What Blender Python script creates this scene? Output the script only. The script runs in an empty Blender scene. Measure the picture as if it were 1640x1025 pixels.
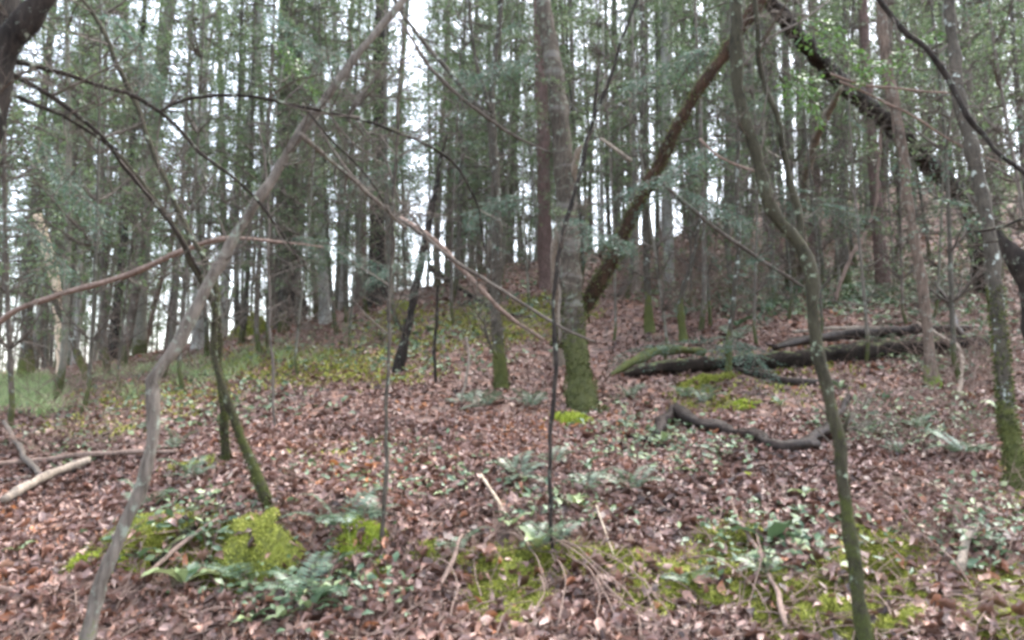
import bpy, math, random
import numpy as np
from mathutils import Vector, Matrix

rng = random.Random(11)
nr = np.random.RandomState(11)
scene = bpy.context.scene
COL = scene.collection

# ---------------------------------------------------------------- camera, sky, sun, exposure
F = 1239.0
CU, CV = 820.0, 512.5
PITCH = math.radians(6.0)
CAMZ = 1.6
cam_data = bpy.data.cameras.new("camera")
cam_data.sensor_width = 36.0
cam_data.lens = 36.0 * F / 1640.0
cam_data.clip_start = 0.05
cam_data.clip_end = 600.0
cam_data.dof.use_dof = True
cam_data.dof.focus_distance = 7.0
cam_data.dof.aperture_fstop = 2.2
cam = bpy.data.objects.new("camera", cam_data)
cam.location = (0, 0, CAMZ)
cam.rotation_euler = (math.radians(90) + PITCH, 0, 0)
COL.objects.link(cam)
scene.camera = cam

world = bpy.data.worlds.new("World")
scene.world = world
world.use_nodes = True
wn = world.node_tree.nodes
wl = world.node_tree.links
wn.clear()
w_out = wn.new("ShaderNodeOutputWorld")
w_bg = wn.new("ShaderNodeBackground")
w_sky = wn.new("ShaderNodeTexSky")
w_sky.sky_type = 'NISHITA'
w_sky.sun_disc = False
w_sky.sun_elevation = math.radians(60)
w_sky.sun_rotation = math.radians(40)
w_sky.air_density = 1.0
w_sky.dust_density = 3.0
w_sky.ozone_density = 1.0
w_hs = wn.new("ShaderNodeHueSaturation")
w_hs.inputs['Saturation'].default_value = 0.55
wl.new(w_sky.outputs[0], w_hs.inputs['Color'])
wl.new(w_hs.outputs[0], w_bg.inputs['Color'])
w_bg.inputs['Strength'].default_value = 0.15
wl.new(w_bg.outputs[0], w_out.inputs['Surface'])

sun_data = bpy.data.lights.new("sun", 'SUN')
sun_data.energy = 0.6
sun_data.angle = math.radians(40)
sun_data.color = (1.0, 0.97, 0.93)
sun = bpy.data.objects.new("sun", sun_data)
sun.rotation_euler = (math.radians(30), 0, math.radians(140))
COL.objects.link(sun)

scene.view_settings.view_transform = 'Standard'
scene.view_settings.look = 'None'
scene.view_settings.exposure = 2.85
scene.view_settings.gamma = 1.0
scene.view_settings.use_curve_mapping = False
scene.render.engine = 'CYCLES'
scene.cycles.pixel_filter_type = 'BLACKMAN_HARRIS'
scene.cycles.filter_width = 3.2
scene.cycles.max_bounces = 6
scene.cycles.diffuse_bounces = 3
scene.cycles.glossy_bounces = 2
scene.cycles.transmission_bounces = 2
scene.cycles.transparent_max_bounces = 4
scene.cycles.use_denoising = True

# ---------------------------------------------------------------- pixel rays and the terrain
cp, sp = math.cos(PITCH), math.sin(PITCH)

def ray(u, v):
    a = (u - CU) / F
    b = -(v - CV) / F
    return (a, cp - sp * b, sp + cp * b)

def P(u, v, d):
    x, y, z = ray(u, v)
    k = d / y
    return Vector((x * k, d, CAMZ + z * k))

def pxr(w, d):
    return 0.5 * w * d / F

TAB = {
    0:    [(1025, 4.0), (940, 4.4), (860, 5.1), (760, 6.6), (690, 8.8), (640, 13), (603, 21)],
    410:  [(1025, 3.9), (965, 4.25), (930, 4.45), (850, 4.8), (740, 6.3), (650, 9), (580, 14), (535, 21)],
    820:  [(1025, 3.85), (985, 4.2), (940, 4.45), (860, 4.75), (740, 6.6), (650, 9.0), (550, 13.0), (470, 18), (428, 24)],
    1230: [(1025, 3.7), (960, 4.1), (890, 4.55), (740, 6.3), (650, 8.3), (550, 11.3), (458, 16.5), (385, 25), (326, 36)],
    1640: [(1025, 3.4), (940, 3.9), (860, 4.4), (760, 5.6), (650, 7.8), (545, 11.0), (452, 16.5), (368, 25), (280, 38)],
}
cps = []
for u, rows in TAB.items():
    for v, d in rows:
        cps.append(tuple(P(u, v, d)))
for x, y, z in [(-14, -8, -.2), (0, -8, 0), (14, -8, .3), (-6, 1.5, 0.02), (0, 1.5, 0.05), (6, 1.5, .2), (-14, 4, .1),
                (12, 4, 1.2), (-26, 20, 1.4), (-34, 40, 0), (34, 20, 7.5), (52, 38, 16), (-27, 40, 0.0), (-12, 40, 2.2), (0, 42, 5.2),
                (12, 50, 11.5), (34, 62, 15), (48, 80, 12), (0, 78, 1), (-40, 78, -5), (-60, 60, -3), (20, 85, 5), (70, 60, 14)]:
    cps.append((x, y, z))
cps = np.array(cps)

def kern(r2):
    return 0.5 * r2 * np.log(r2 + 1e-9)

def tps_fit(p):
    n = len(p)
    xy = p[:, :2]
    r2 = ((xy[:, None, :] - xy[None, :, :]) ** 2).sum(-1)
    A = np.zeros((n + 3, n + 3))
    A[:n, :n] = kern(r2) + np.eye(n) * 0.004
    A[:n, n] = 1
    A[:n, n + 1:] = xy
    A[n, :n] = 1
    A[n + 1:, :n] = xy.T
    b = np.zeros(n + 3)
    b[:n] = p[:, 2]
    return np.linalg.solve(A, b)

TW = tps_fit(cps)
GX0, GX1, GY0, GY1, GS = -75.0, 85.0, -10.0, 90.0, 0.2
gx = np.arange(GX0, GX1 + GS, GS)
gy = np.arange(GY0, GY1 + GS, GS)
GXX, GYY = np.meshgrid(gx, gy)
HG = TW[-3] + TW[-2] * GXX + TW[-1] * GYY
for i in range(len(cps)):
    HG = HG + TW[i] * kern((GXX - cps[i, 0]) ** 2 + (GYY - cps[i, 1]) ** 2)

_tab = nr.rand(256, 256)

def vnoise(x, y):
    xi = np.floor(x).astype(int)
    yi = np.floor(y).astype(int)
    fx = x - xi
    fy = y - yi
    fx = fx * fx * (3 - 2 * fx)
    fy = fy * fy * (3 - 2 * fy)
    a = _tab[xi & 255, yi & 255]
    b = _tab[(xi + 1) & 255, yi & 255]
    c = _tab[xi & 255, (yi + 1) & 255]
    d = _tab[(xi + 1) & 255, (yi + 1) & 255]
    return (a * (1 - fx) + b * fx) * (1 - fy) + (c * (1 - fx) + d * fx) * fy - 0.5

def H(x, y):
    x = np.asarray(x, float)
    y = np.asarray(y, float)
    fx = np.clip((x - GX0) / GS, 0, len(gx) - 1.001)
    fy = np.clip((y - GY0) / GS, 0, len(gy) - 1.001)
    i = fx.astype(int)
    j = fy.astype(int)
    fx = fx - i
    fy = fy - j
    h = (HG[j, i] * (1 - fx) + HG[j, i + 1] * fx) * (1 - fy) + (HG[j + 1, i] * (1 - fx) + HG[j + 1, i + 1] * fx) * fy
    h = h + 0.16 * vnoise(x / 1.7 + 31, y / 1.7) + 0.085 * vnoise(x / 0.55, y / 0.55 + 77) + 0.035 * vnoise(x / 0.19 + 5, y / 0.19)
    h = h + .19 * np.exp(-((y - 4.5) / .6) ** 2) * vnoise(x / .36 + 60, y / .3 + 3)
    return h

YS = np.concatenate([np.arange(2.5, 8, .02), np.arange(8, 20, .05), np.arange(20, 70, .2)])

def ground_many(us, vs):
    us = np.asarray(us, float)
    vs = np.asarray(vs, float)
    b = -(vs - CV) / F
    ry = cp - sp * b
    rz = sp + cp * b
    rx = (us - CU) / F
    out = np.zeros((len(us), 3))
    out[:, 1] = -1
    for s in range(0, len(us), 3000):
        e = min(len(us), s + 3000)
        kx = (rx[s:e] / ry[s:e])[:, None] * YS[None]
        kz = (rz[s:e] / ry[s:e])[:, None] * YS[None] + CAMZ
        hh = H(kx, np.broadcast_to(YS[None], kx.shape))
        hit = hh > kz
        idx = hit.argmax(1)
        ok = hit.any(1)
        r = np.arange(e - s)
        out[s:e, 0] = kx[r, idx]
        out[s:e, 1] = np.where(ok, YS[idx], -1)
        out[s:e, 2] = hh[r, idx]
    return out

def G(u, v):
    p = ground_many([u], [v])[0]
    if p[1] < 0:
        p = np.array(P(u, v, 22))
    return Vector(p)

def Hz(x, y):
    return float(H(np.array([x]), np.array([y]))[0])

def normals(x, y):
    e = 0.06
    hx = (H(x + e, y) - H(x - e, y)) / (2 * e)
    hy = (H(x, y + e) - H(x, y - e)) / (2 * e)
    n = np.stack([-hx, -hy, np.ones_like(hx)], -1)
    return n / np.linalg.norm(n, axis=-1, keepdims=True)

# ---------------------------------------------------------------- materials
class NT:
    def __init__(s, name):
        s.m = bpy.data.materials.new(name)
        s.m.use_nodes = True
        s.t = s.m.node_tree
        s.t.nodes.clear()
        s.out = s.t.nodes.new("ShaderNodeOutputMaterial")

    def n(s, kind, ins=None, **props):
        nd = s.t.nodes.new(kind)
        for k, v in props.items():
            setattr(nd, k, v)
        for k, v in (ins or {}).items():
            if isinstance(v, bpy.types.NodeSocket):
                s.t.links.new(v, nd.inputs[k])
            else:
                nd.inputs[k].default_value = v
        return nd

    def ramp(s, fac, stops, interp='LINEAR'):
        r = s.t.nodes.new("ShaderNodeValToRGB")
        r.color_ramp.interpolation = interp
        el = r.color_ramp.elements
        el[0].position, el[0].color = stops[0][0], tuple(stops[0][1]) + (1,)
        el[1].position, el[1].color = stops[-1][0], tuple(stops[-1][1]) + (1,)
        for p, c in stops[1:-1]:
            e = el.new(p)
            e.color = tuple(c) + (1,)
        s.t.links.new(fac, r.inputs[0])
        return r.outputs[0]

    def mix(s, fac, a, b, mode='MIX'):
        nd = s.t.nodes.new("ShaderNodeMixRGB")
        nd.blend_type = mode
        for k, v in ((0, fac), (1, a), (2, b)):
            if isinstance(v, bpy.types.NodeSocket):
                s.t.links.new(v, nd.inputs[k])
            else:
                nd.inputs[k].default_value = v if k == 0 else tuple(v) + (1,)
        return nd.outputs[0]

    def math(s, op, a, b=0.0, clamp=False):
        nd = s.t.nodes.new("ShaderNodeMath")
        nd.operation = op
        nd.use_clamp = clamp
        for k, v in ((0, a), (1, b)):
            if isinstance(v, bpy.types.NodeSocket):
                s.t.links.new(v, nd.inputs[k])
            else:
                nd.inputs[k].default_value = v
        return nd.outputs[0]

    def maprange(s, v, a, b, c, d):
        nd = s.n("ShaderNodeMapRange", {0: v, 1: a, 2: b, 3: c, 4: d})
        nd.clamp = True
        return nd.outputs[0]

def bark(name, ca, cb, moss=0.0, moss_h=0.5, lichen=0.0, lichen_col=(.42, .46, .40), moss_col=(.085, .12, .02), vary=0.0, scale=1.0, bands=0.0, rough=.85, topmoss=0.0):
    m = NT(name)
    tc = m.n("ShaderNodeTexCoord")
    info = m.n("ShaderNodeObjectInfo")
    mp = m.n("ShaderNodeMapping", {'Vector': tc.outputs['Object'], 'Scale': (1, 1, 0.18)})
    n1 = m.n("ShaderNodeTexNoise", {'Vector': mp.outputs[0], 'Scale': 38.0 * scale, 'Detail': 5.0, 'Roughness': .65})
    n2 = m.n("ShaderNodeTexNoise", {'Vector': tc.outputs['Object'], 'Scale': 5.0 * scale, 'Detail': 4.0, 'Roughness': .6})
    f = m.maprange(m.math('ADD', m.math('MULTIPLY', n1.outputs[0], .6), m.math('MULTIPLY', n2.outputs[0], .4)), .36, .64, 0, 1)
    col = m.mix(f, ca, cb)
    if vary:
        col = m.mix(m.math('MULTIPLY', info.outputs['Random'], vary), col, (.16, .17, .13))
        r2 = m.math('FRACT', m.math('MULTIPLY', info.outputs['Random'], 17.3))
        hs = m.n("ShaderNodeHueSaturation", {'Color': col, 'Value': m.maprange(r2, 0, 1, .55, 1.5)})
        col = hs.outputs[0]
    if bands:
        wv = m.n("ShaderNodeTexNoise", {'Vector': m.n("ShaderNodeMapping", {'Vector': tc.outputs['Object'], 'Scale': (.6, .6, 3.2)}).outputs[0], 'Scale': 2.2, 'Detail': 3.0})
        col = m.mix(m.maprange(wv.outputs[0], .55, .64, 0, bands), col, (.42, .40, .36))
    if lichen:
        l1 = m.n("ShaderNodeTexNoise", {'Vector': tc.outputs['Object'], 'Scale': 13.0 * scale, 'Detail': 5.0, 'Roughness': .7})
        lf = m.maprange(l1.outputs[0], .60 - .14 * lichen, .66 - .10 * lichen, 0, 1)
        col = m.mix(lf, col, lichen_col)
    if moss or topmoss:
        sx = m.n("ShaderNodeSeparateXYZ", {0: tc.outputs['Object']})
        geo = m.n("ShaderNodeNewGeometry")
        sn = m.n("ShaderNodeSeparateXYZ", {0: geo.outputs['Normal']})
        hz = m.maprange(sx.outputs[2], 0.05, moss_h, moss, 0.0)
        n3 = m.n("ShaderNodeTexNoise", {'Vector': tc.outputs['Object'], 'Scale': 9.0, 'Detail': 4.0, 'Roughness': .7})
        up = m.math('MULTIPLY', m.maprange(sn.outputs[2], -.1, .8, 0, 1), topmoss)
        mm = m.math('ADD', m.math('ADD', hz, up), m.math('SUBTRACT', n3.outputs[0], .85))
        mf = m.maprange(mm, 0, .12, 0, 1)
        mc = m.mix(n3.outputs[0], (moss_col[0] * .5, moss_col[1] * .55, moss_col[2]), (moss_col[0] * 1.9, moss_col[1] * 1.7, moss_col[2] * 1.6))
        col = m.mix(mf, col, mc)
    bp = m.n("ShaderNodeBump", {'Height': n1.outputs[0], 'Strength': .9, 'Distance': .012})
    bs = m.n("ShaderNodeBsdfPrincipled", {'Base Color': col, 'Roughness': rough, 'Normal': bp.outputs[0]})
    bs.inputs['Specular IOR Level'].default_value = .10
    m.t.links.new(bs.outputs[0], m.out.inputs[0])
    return m.m

def leafmat(name, stops, rough=.5, trans=.3, spec=.5, use_attr=True, bump=0.0):
    m = NT(name)
    if use_attr:
        at = m.n("ShaderNodeAttribute", attribute_name='rnd')
        f = at.outputs['Fac']
    else:
        f = m.n("ShaderNodeObjectInfo").outputs['Random']
    tc = m.n("ShaderNodeTexCoord")
    nz = m.n("ShaderNodeTexNoise", {'Vector': tc.outputs['Object'], 'Scale': 55.0, 'Detail': 3.0})
    col = m.ramp(f, stops)
    col = m.mix(m.maprange(nz.outputs[0], .35, .7, 0, .55), col, tuple(c * .35 for c in stops[len(stops) // 2][1]))
    bs = m.n("ShaderNodeBsdfPrincipled", {'Base Color': col, 'Roughness': rough})
    bs.inputs['Specular IOR Level'].default_value = spec
    if bump:
        bs_b = m.n("ShaderNodeBump", {'Height': nz.outputs[0], 'Strength': bump, 'Distance': .006})
        m.t.links.new(bs_b.outputs[0], bs.inputs['Normal'])
    if trans:
        tr = m.n("ShaderNodeBsdfTranslucent", {'Color': col})
        mx = m.n("ShaderNodeMixShader", {0: trans, 1: bs.outputs[0], 2: tr.outputs[0]})
        m.t.links.new(mx.outputs[0], m.out.inputs[0])
    else:
        m.t.links.new(bs.outputs[0], m.out.inputs[0])
    return m.m

LITTER = [(0, (.025, .013, .009)), (.20, (.075, .036, .023)), (.40, (.16, .078, .050)), (.58, (.25, .138, .108)), (.76, (.34, .225, .19)), (.86, (.34, .13, .055)), (.95, (.46, .34, .28)), (1, (.46, .18, .05))]
M = {}
M['litter'] = leafmat('leaf_litter_brown', LITTER, rough=.42, trans=.1, spec=.5, bump=.4)
M['litter_obj'] = leafmat('fallen_leaf_brown', LITTER, rough=.36, trans=.1, spec=.7, use_attr=False, bump=.4)
M['foliage'] = leafmat('conifer_needles', [(0, (.07, .11, .05)), (.5, (.12, .18, .08)), (1, (.20, .26, .12))], rough=.38, trans=.5)
M['foliage_near'] = leafmat('hemlock_needles', [(0, (.05, .095, .06)), (.5, (.075, .15, .095)), (1, (.13, .21, .15))], rough=.4, trans=.3)
M['holly'] = leafmat('glossy_green_leaf', [(0, (.05, .10, .03)), (.5, (.09, .18, .045)), (1, (.15, .27, .06))], rough=.35, trans=.35)
M['fern'] = leafmat('fern_green', [(0, (.055, .10, .055)), (.5, (.10, .17, .10)), (1, (.20, .27, .17))], rough=.38, trans=.25, spec=.7)
M['herb'] = leafmat('broad_leaf_green', [(0, (.05, .09, .035)), (.35, (.09, .15, .08)), (.7, (.13, .21, .10)), (1, (.30, .36, .16))], rough=.4, trans=.25, spec=.6)
M['moss'] = leafmat('moss_green', [(0, (.10, .11, .03)), (.5, (.30, .33, .06)), (1, (.55, .56, .15))], rough=.8, trans=.3, spec=.2)
M['moss_bright'] = leafmat('moss_bright_green', [(0, (.18, .23, .03)), (.5, (.38, .46, .06)), (1, (.60, .64, .15))], rough=.8, trans=.35, spec=.2)
M['moss_dark'] = leafmat('trunk_moss', [(0, (.035, .045, .015)), (.5, (.085, .10, .03)), (1, (.18, .20, .07))], rough=.85, trans=.2, spec=.2)
M['grass'] = leafmat('grass_green', [(0, (.18, .27, .11)), (.5, (.33, .45, .2)), (1, (.5, .55, .3))], rough=.6, trans=.4, spec=.3)
M['straw'] = leafmat('dry_straw', [(0, (.22, .15, .10)), (.5, (.33, .24, .17)), (1, (.5, .40, .28))], rough=.7, trans=.1, spec=.3)
M['twig'] = bark('twig_bark', (.045, .036, .03), (.17, .145, .12), scale=1.6)
M['twig_pink'] = bark('dead_twig_bark', (.10, .07, .055), (.29, .21, .17), scale=1.5)
M['dead_pale'] = bark('bare_dead_wood', (.13, .105, .08), (.36, .30, .24), scale=.9, lichen=.2, lichen_col=(.14, .12, .10))
M['dead_cream'] = bark('weathered_peeled_wood', (.22, .16, .11), (.60, .50, .38), scale=.8)
M['cream'] = bark('peeled_wood', (.50, .38, .26), (.68, .54, .40), scale=.8)
M['bark_grey'] = bark('grey_lichen_bark', (.06, .05, .04), (.20, .17, .14), lichen=.35, lichen_col=(.22, .24, .19), moss=.3, moss_h=.5, topmoss=.25)
M['bark_green'] = bark('mossy_sapling_bark', (.017, .015, .010), (.06, .054, .034), lichen=.08, lichen_col=(.22, .26, .18), moss=.42, moss_h=2.4, topmoss=.15, moss_col=(.035, .042, .012))
M['bark_dark'] = bark('dark_wet_bark', (.010, .009, .008), (.045, .036, .03), lichen=.15, lichen_col=(.2, .22, .17), topmoss=.40, moss_col=(.06, .07, .03))
M['bark_slim'] = bark('slim_branch_bark', (.028, .023, .019), (.11, .092, .072), lichen=.2, lichen_col=(.22, .25, .19), topmoss=.15, scale=1.5)
M['bark_black'] = bark('wet_black_wood', (.008, .007, .006), (.045, .032, .026), scale=.8, rough=.45)
M['bark_mossy'] = bark('mossy_base_bark', (.03, .026, .02), (.10, .085, .066), moss=.75, moss_h=1.1, lichen=.12, moss_col=(.065, .075, .022))
M['bark_main'] = bark('banded_bark', (.032, .026, .02), (.105, .085, .065), moss=.8, moss_h=1.5, lichen=.3, lichen_col=(.15, .16, .12), bands=.18, moss_col=(.065, .072, .026), topmoss=.2)
M['bark_red'] = bark('red_pine_bark', (.07, .047, .04), (.19, .125, .108), scale=.9)
M['bark_rust'] = bark('rusty_rotten_bark', (.018, .013, .010), (.072, .042, .027), lichen=.15, lichen_col=(.12, .13, .09), topmoss=.7, scale=.8, moss_col=(.055, .065, .022))
M['bark_log'] = bark('rotten_log_bark', (.007, .006, .005), (.034, .025, .019), topmoss=.38, scale=.7, moss_col=(.07, .085, .035))
M['bark_far'] = bark('forest_trunk_bark', (.035, .028, .023), (.14, .11, .092), vary=.45, lichen=.25, lichen_col=(.22, .24, .19), moss=.6, moss_h=1.0, moss_col=(.06, .07, .025))
M['bark_birch'] = bark('pale_trunk_bark', (.15, .14, .12), (.38, .37, .33), scale=.5, lichen=.3, lichen_col=(.16, .17, .13))
M['bark_orange'] = bark('orange_tinged_bark', (.06, .045, .035), (.20, .145, .11), scale=1.0, lichen=.3, lichen_col=(.22, .21, .17), moss=.5, moss_h=.5)

def ground_material():
    m = NT('forest_soil')
    tc = m.n("ShaderNodeTexCoord")
    v1 = m.n("ShaderNodeTexVoronoi", {'Vector': tc.outputs['Object'], 'Scale': 11.0, 'Randomness': 1.0})
    v1.feature = 'F1'
    n1 = m.n("ShaderNodeTexNoise", {'Vector': tc.outputs['Object'], 'Scale': 1.1, 'Detail': 6.0, 'Roughness': .6})
    sep = m.n("ShaderNodeSeparateColor", {0: v1.outputs['Color']})
    leaf = m.ramp(sep.outputs[0], [(0, (.04, .022, .016)), (.3, (.13, .07, .05)), (.6, (.22, .13, .10)), (.85, (.20, .08, .04)), (1, (.32, .21, .16))])
    soil = m.mix(m.maprange(n1.outputs[0], .35, .65, 0, 1), (.035, .022, .016), (.09, .055, .04))
    gre = m.n("ShaderNodeTexNoise", {'Vector': tc.outputs['Object'], 'Scale': .55, 'Detail': 5.0, 'Roughness': .65})
    col = m.mix(.72, soil, leaf)
    col = m.mix(m.maprange(gre.outputs[0], .60, .68, 0, .6), col, (.06, .085, .035))
    bp = m.n("ShaderNodeBump", {'Height': v1.outputs['Distance'], 'Strength': .8, 'Distance': .04})
    bs = m.n("ShaderNodeBsdfPrincipled", {'Base Color': col, 'Roughness': .75, 'Normal': bp.outputs[0]})
    m.t.links.new(bs.outputs[0], m.out.inputs[0])
    return m.m

M['ground'] = ground_material()

# ---------------------------------------------------------------- mesh helpers
class MB:
    def __init__(s):
        s.v, s.f, s.r = [], [], []

    def tube(s, pts, radii, sides=6, lump=0.0, cap=True):
        pts = [Vector(p) for p in pts]
        n = len(pts)
        base = len(s.v)
        t0 = (pts[1] - pts[0]).normalized()
        ref = Vector((1, 0, 0)) if abs(t0.x) < .8 else Vector((0, 1, 0))
        nn = t0.cross(ref).normalized()
        lob = [rng.uniform(-1, 1) for _ in range(sides)]
        for i in range(n):
            a, b = pts[max(0, i - 1)], pts[min(n - 1, i + 1)]
            t = (b - a)
            if t.length < 1e-9:
                t = Vector((0, 0, 1))
            t.normalize()
            nn = nn - t * nn.dot(t)
            if nn.length < 1e-6:
                nn = t.orthogonal()
            nn.normalize()
            bn = t.cross(nn)
            for k in range(sides):
                lob[k] = lob[k] * .8 + rng.uniform(-1, 1) * .45
                ang = 2 * math.pi * k / sides
                r = radii[i] * (1 + lump * lob[k])
                s.v.append(pts[i] + nn * (math.cos(ang) * r) + bn * (math.sin(ang) * r))
        for i in range(n - 1):
            for k in range(sides):
                k2 = (k + 1) % sides
                s.f.append((base + i * sides + k, base + i * sides + k2, base + (i + 1) * sides + k2, base + (i + 1) * sides + k))
        if cap and sides > 2:
            s.f.append(tuple(base + k for k in range(sides))[::-1])
            s.f.append(tuple(base + (n - 1) * sides + k for k in range(sides)))

    def quad(s, p, a, b):
        """leaf shaped face: base p, along a, half width b"""
        i = len(s.v)
        s.v += [p, p + a * .45 + b, p + a, p + a * .5 - b]
        s.f.append((i, i + 1, i + 2, i + 3))

    def build(s, name, mat, parent=None, origin=None, smooth=True, attr=False):
        me = bpy.data.meshes.new(name)
        o = origin or Vector((0, 0, 0))
        co = np.array([tuple(q) for q in s.v], dtype=float).reshape(-1, 3) - np.array(o)
        me.from_pydata(co.tolist(), [], s.f)
        me.materials.append(mat)
        if smooth:
            me.polygons.foreach_set('use_smooth', np.ones(len(me.polygons), bool))
        if attr:
            a = me.attributes.new('rnd', 'FLOAT', 'FACE')
            base = np.random.RandomState(len(s.f)).rand(len(s.f)).astype(np.float32)
            a.data.foreach_set('value', base)
        me.update()
        ob = bpy.data.objects.new(name, me)
        COL.objects.link(ob)
        if parent is not None:
            ob.parent = parent
        return ob

def np_mesh(name, V, Fc, mat, rnd=None, parent=None, smooth=True):
    """V (n,3); Fc (m,k) of equal sized faces"""
    me = bpy.data.meshes.new(name)
    m_, k = Fc.shape
    me.vertices.add(len(V))
    me.vertices.foreach_set('co', V.astype(np.float32).ravel())
    me.loops.add(m_ * k)
    me.loops.foreach_set('vertex_index', Fc.astype(np.int32).ravel())
    me.polygons.add(m_)
    me.polygons.foreach_set('loop_start', np.arange(0, m_ * k, k, dtype=np.int32))
    me.polygons.foreach_set('use_smooth', np.full(m_, smooth))
    if rnd is not None:
        a = me.attributes.new('rnd', 'FLOAT', 'FACE')
        a.data.foreach_set('value', rnd.astype(np.float32))
    me.materials.append(mat)
    me.update(calc_edges=True)
    me.validate()
    ob = bpy.data.objects.new(name, me)
    COL.objects.link(ob)
    if parent is not None:
        ob.parent = parent
    return ob

def tag(o, label=None, cat=None, group=None, kind=None):
    if label: o['label'] = label
    if cat: o['category'] = cat
    if group: o['group'] = group
    if kind: o['kind'] = kind
    return o

def empty(name, loc, label=None, cat=None, group=None, rz=0.0):
    o = bpy.data.objects.new(name, None)
    o.empty_display_size = .1
    o.location = loc
    o.rotation_euler = (0, 0, rz)
    COL.objects.link(o)
    return tag(o, label, cat, group)

def spline(pts, step):
    """Catmull-Rom through (Vector, radius) points"""
    out = []
    n = len(pts)
    for i in range(n - 1):
        p0, p1, p2, p3 = pts[max(0, i - 1)], pts[i], pts[i + 1], pts[min(n - 1, i + 2)]
        L = (p2[0] - p1[0]).length
        k = max(1, int(L / step))
        for j in range(k):
            t = j / k
            t2, t3 = t * t, t * t * t
            q = 0.5 * ((2 * p1[0]) + (p2[0] - p0[0]) * t + (2 * p0[0] - 5 * p1[0] + 4 * p2[0] - p3[0]) * t2 + (3 * p1[0] - p0[0] - 3 * p2[0] + p3[0]) * t3)
            out.append((q, p1[1] * (1 - t) + p2[1] * t))
    out.append(pts[-1])
    return out

def wobble(pl, amp):
    ph = [rng.uniform(0, 6.28) for _ in range(6)]
    res = []
    s = 0
    for i, (p, r) in enumerate(pl):
        if i:
            s += (p - pl[i - 1][0]).length
        w = min(1, s * 3)
        res.append((p + Vector((math.sin(s * 9 + ph[0]) + .6 * math.sin(s * 23 + ph[1]), math.sin(s * 8 + ph[2]), .5 * math.sin(s * 11 + ph[3]))) * amp * w, r * (1 + .10 * math.sin(s * 14 + ph[4]) + .07 * math.sin(s * 37 + ph[5]))))
    return res

def rv():
    return Vector((rng.gauss(0, 1), rng.gauss(0, 1), rng.gauss(0, 1))).normalized()

def sprout(mb, pl, n, length, r0, t0=.15, t1=1.0, levels=2, up=.35, sides=3, spread=1.0, fol=None):
    """twigs leaving the polyline pl"""
    if len(pl) < 3:
        return
    for _ in range(n):
        t = t0 + (t1 - t0) * rng.random()
        i = min(len(pl) - 2, int(t * (len(pl) - 1)))
        p, r = pl[i]
        tan = (pl[i + 1][0] - p)
        if tan.length < 1e-6:
            continue
        tan.normalize()
        side = rv()
        side = side - tan * side.dot(tan)
        side.normalize()
        d = (tan * rng.uniform(.2, .9) + side * spread + Vector((0, 0, up * rng.uniform(-.5, 1)))).normalized()
        L = length * rng.uniform(.35, 1.1)
        rr = min(r0 * rng.uniform(.6, 1.1), r * .7)
        k = 6 if levels > 0 else 4
        q = p.copy()
        tw = [(q.copy(), rr)]
        for j in range(k):
            d = (d + rv() * .17 + Vector((0, 0, up * .06))).normalized()
            q = q + d * (L / k)
            tw.append((q.copy(), rr * (1 - .65 * (j + 1) / k)))
        mb.tube([a for a, _ in tw], [b for _, b in tw], sides, cap=False)
        if levels > 0:
            sprout(mb, tw, rng.randint(2, 5), length * .45, r0 * .6, .2, 1.0, levels - 1, up, sides, spread, fol)
        if fol:
            fol(tw)

# ---------------------------------------------------------------- the ground
def build_ground():
    nj, ni = 330, 360
    t = np.linspace(0, 1, nj)
    ys = -8 + 10.5 * np.clip(t / .06, 0, 1)
    tt = np.clip((t - .06) / .94, 0, 1)
    ys = ys + 84 * (0.10 * tt + .90 * tt ** 3.0)
    a = np.linspace(-1, 1, ni)
    a = a * (0.75 + .25 * np.abs(a) ** 3)
    X = a[None, :] * (5.5 + np.maximum(ys, 0)[:, None] * .95)
    Y = np.repeat(ys[:, None], ni, 1)
    Z = H(X, Y)
    V = np.stack([X, Y, Z], -1).reshape(-1, 3)
    j, i = np.meshgrid(np.arange(nj - 1), np.arange(ni - 1), indexing='ij')
    q = (j * ni + i).ravel()
    Fc = np.stack([q, q + 1, q + ni + 1, q + ni], 1)
    return np_mesh('ground', V, Fc, M['ground'])

ground = tag(build_ground(), 'leaf strewn forest slope rising to a wooded crest', None, None, 'structure')

def basis_from(n, ang):
    """per leaf frames: normal n (N,3), heading ang"""
    h = np.stack([np.cos(ang), np.sin(ang), np.zeros_like(ang)], -1)
    h = h - n * (h * n).sum(-1, keepdims=True)
    h /= np.linalg.norm(h, axis=-1, keepdims=True) + 1e-9
    return h, np.cross(n, h), n

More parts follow.
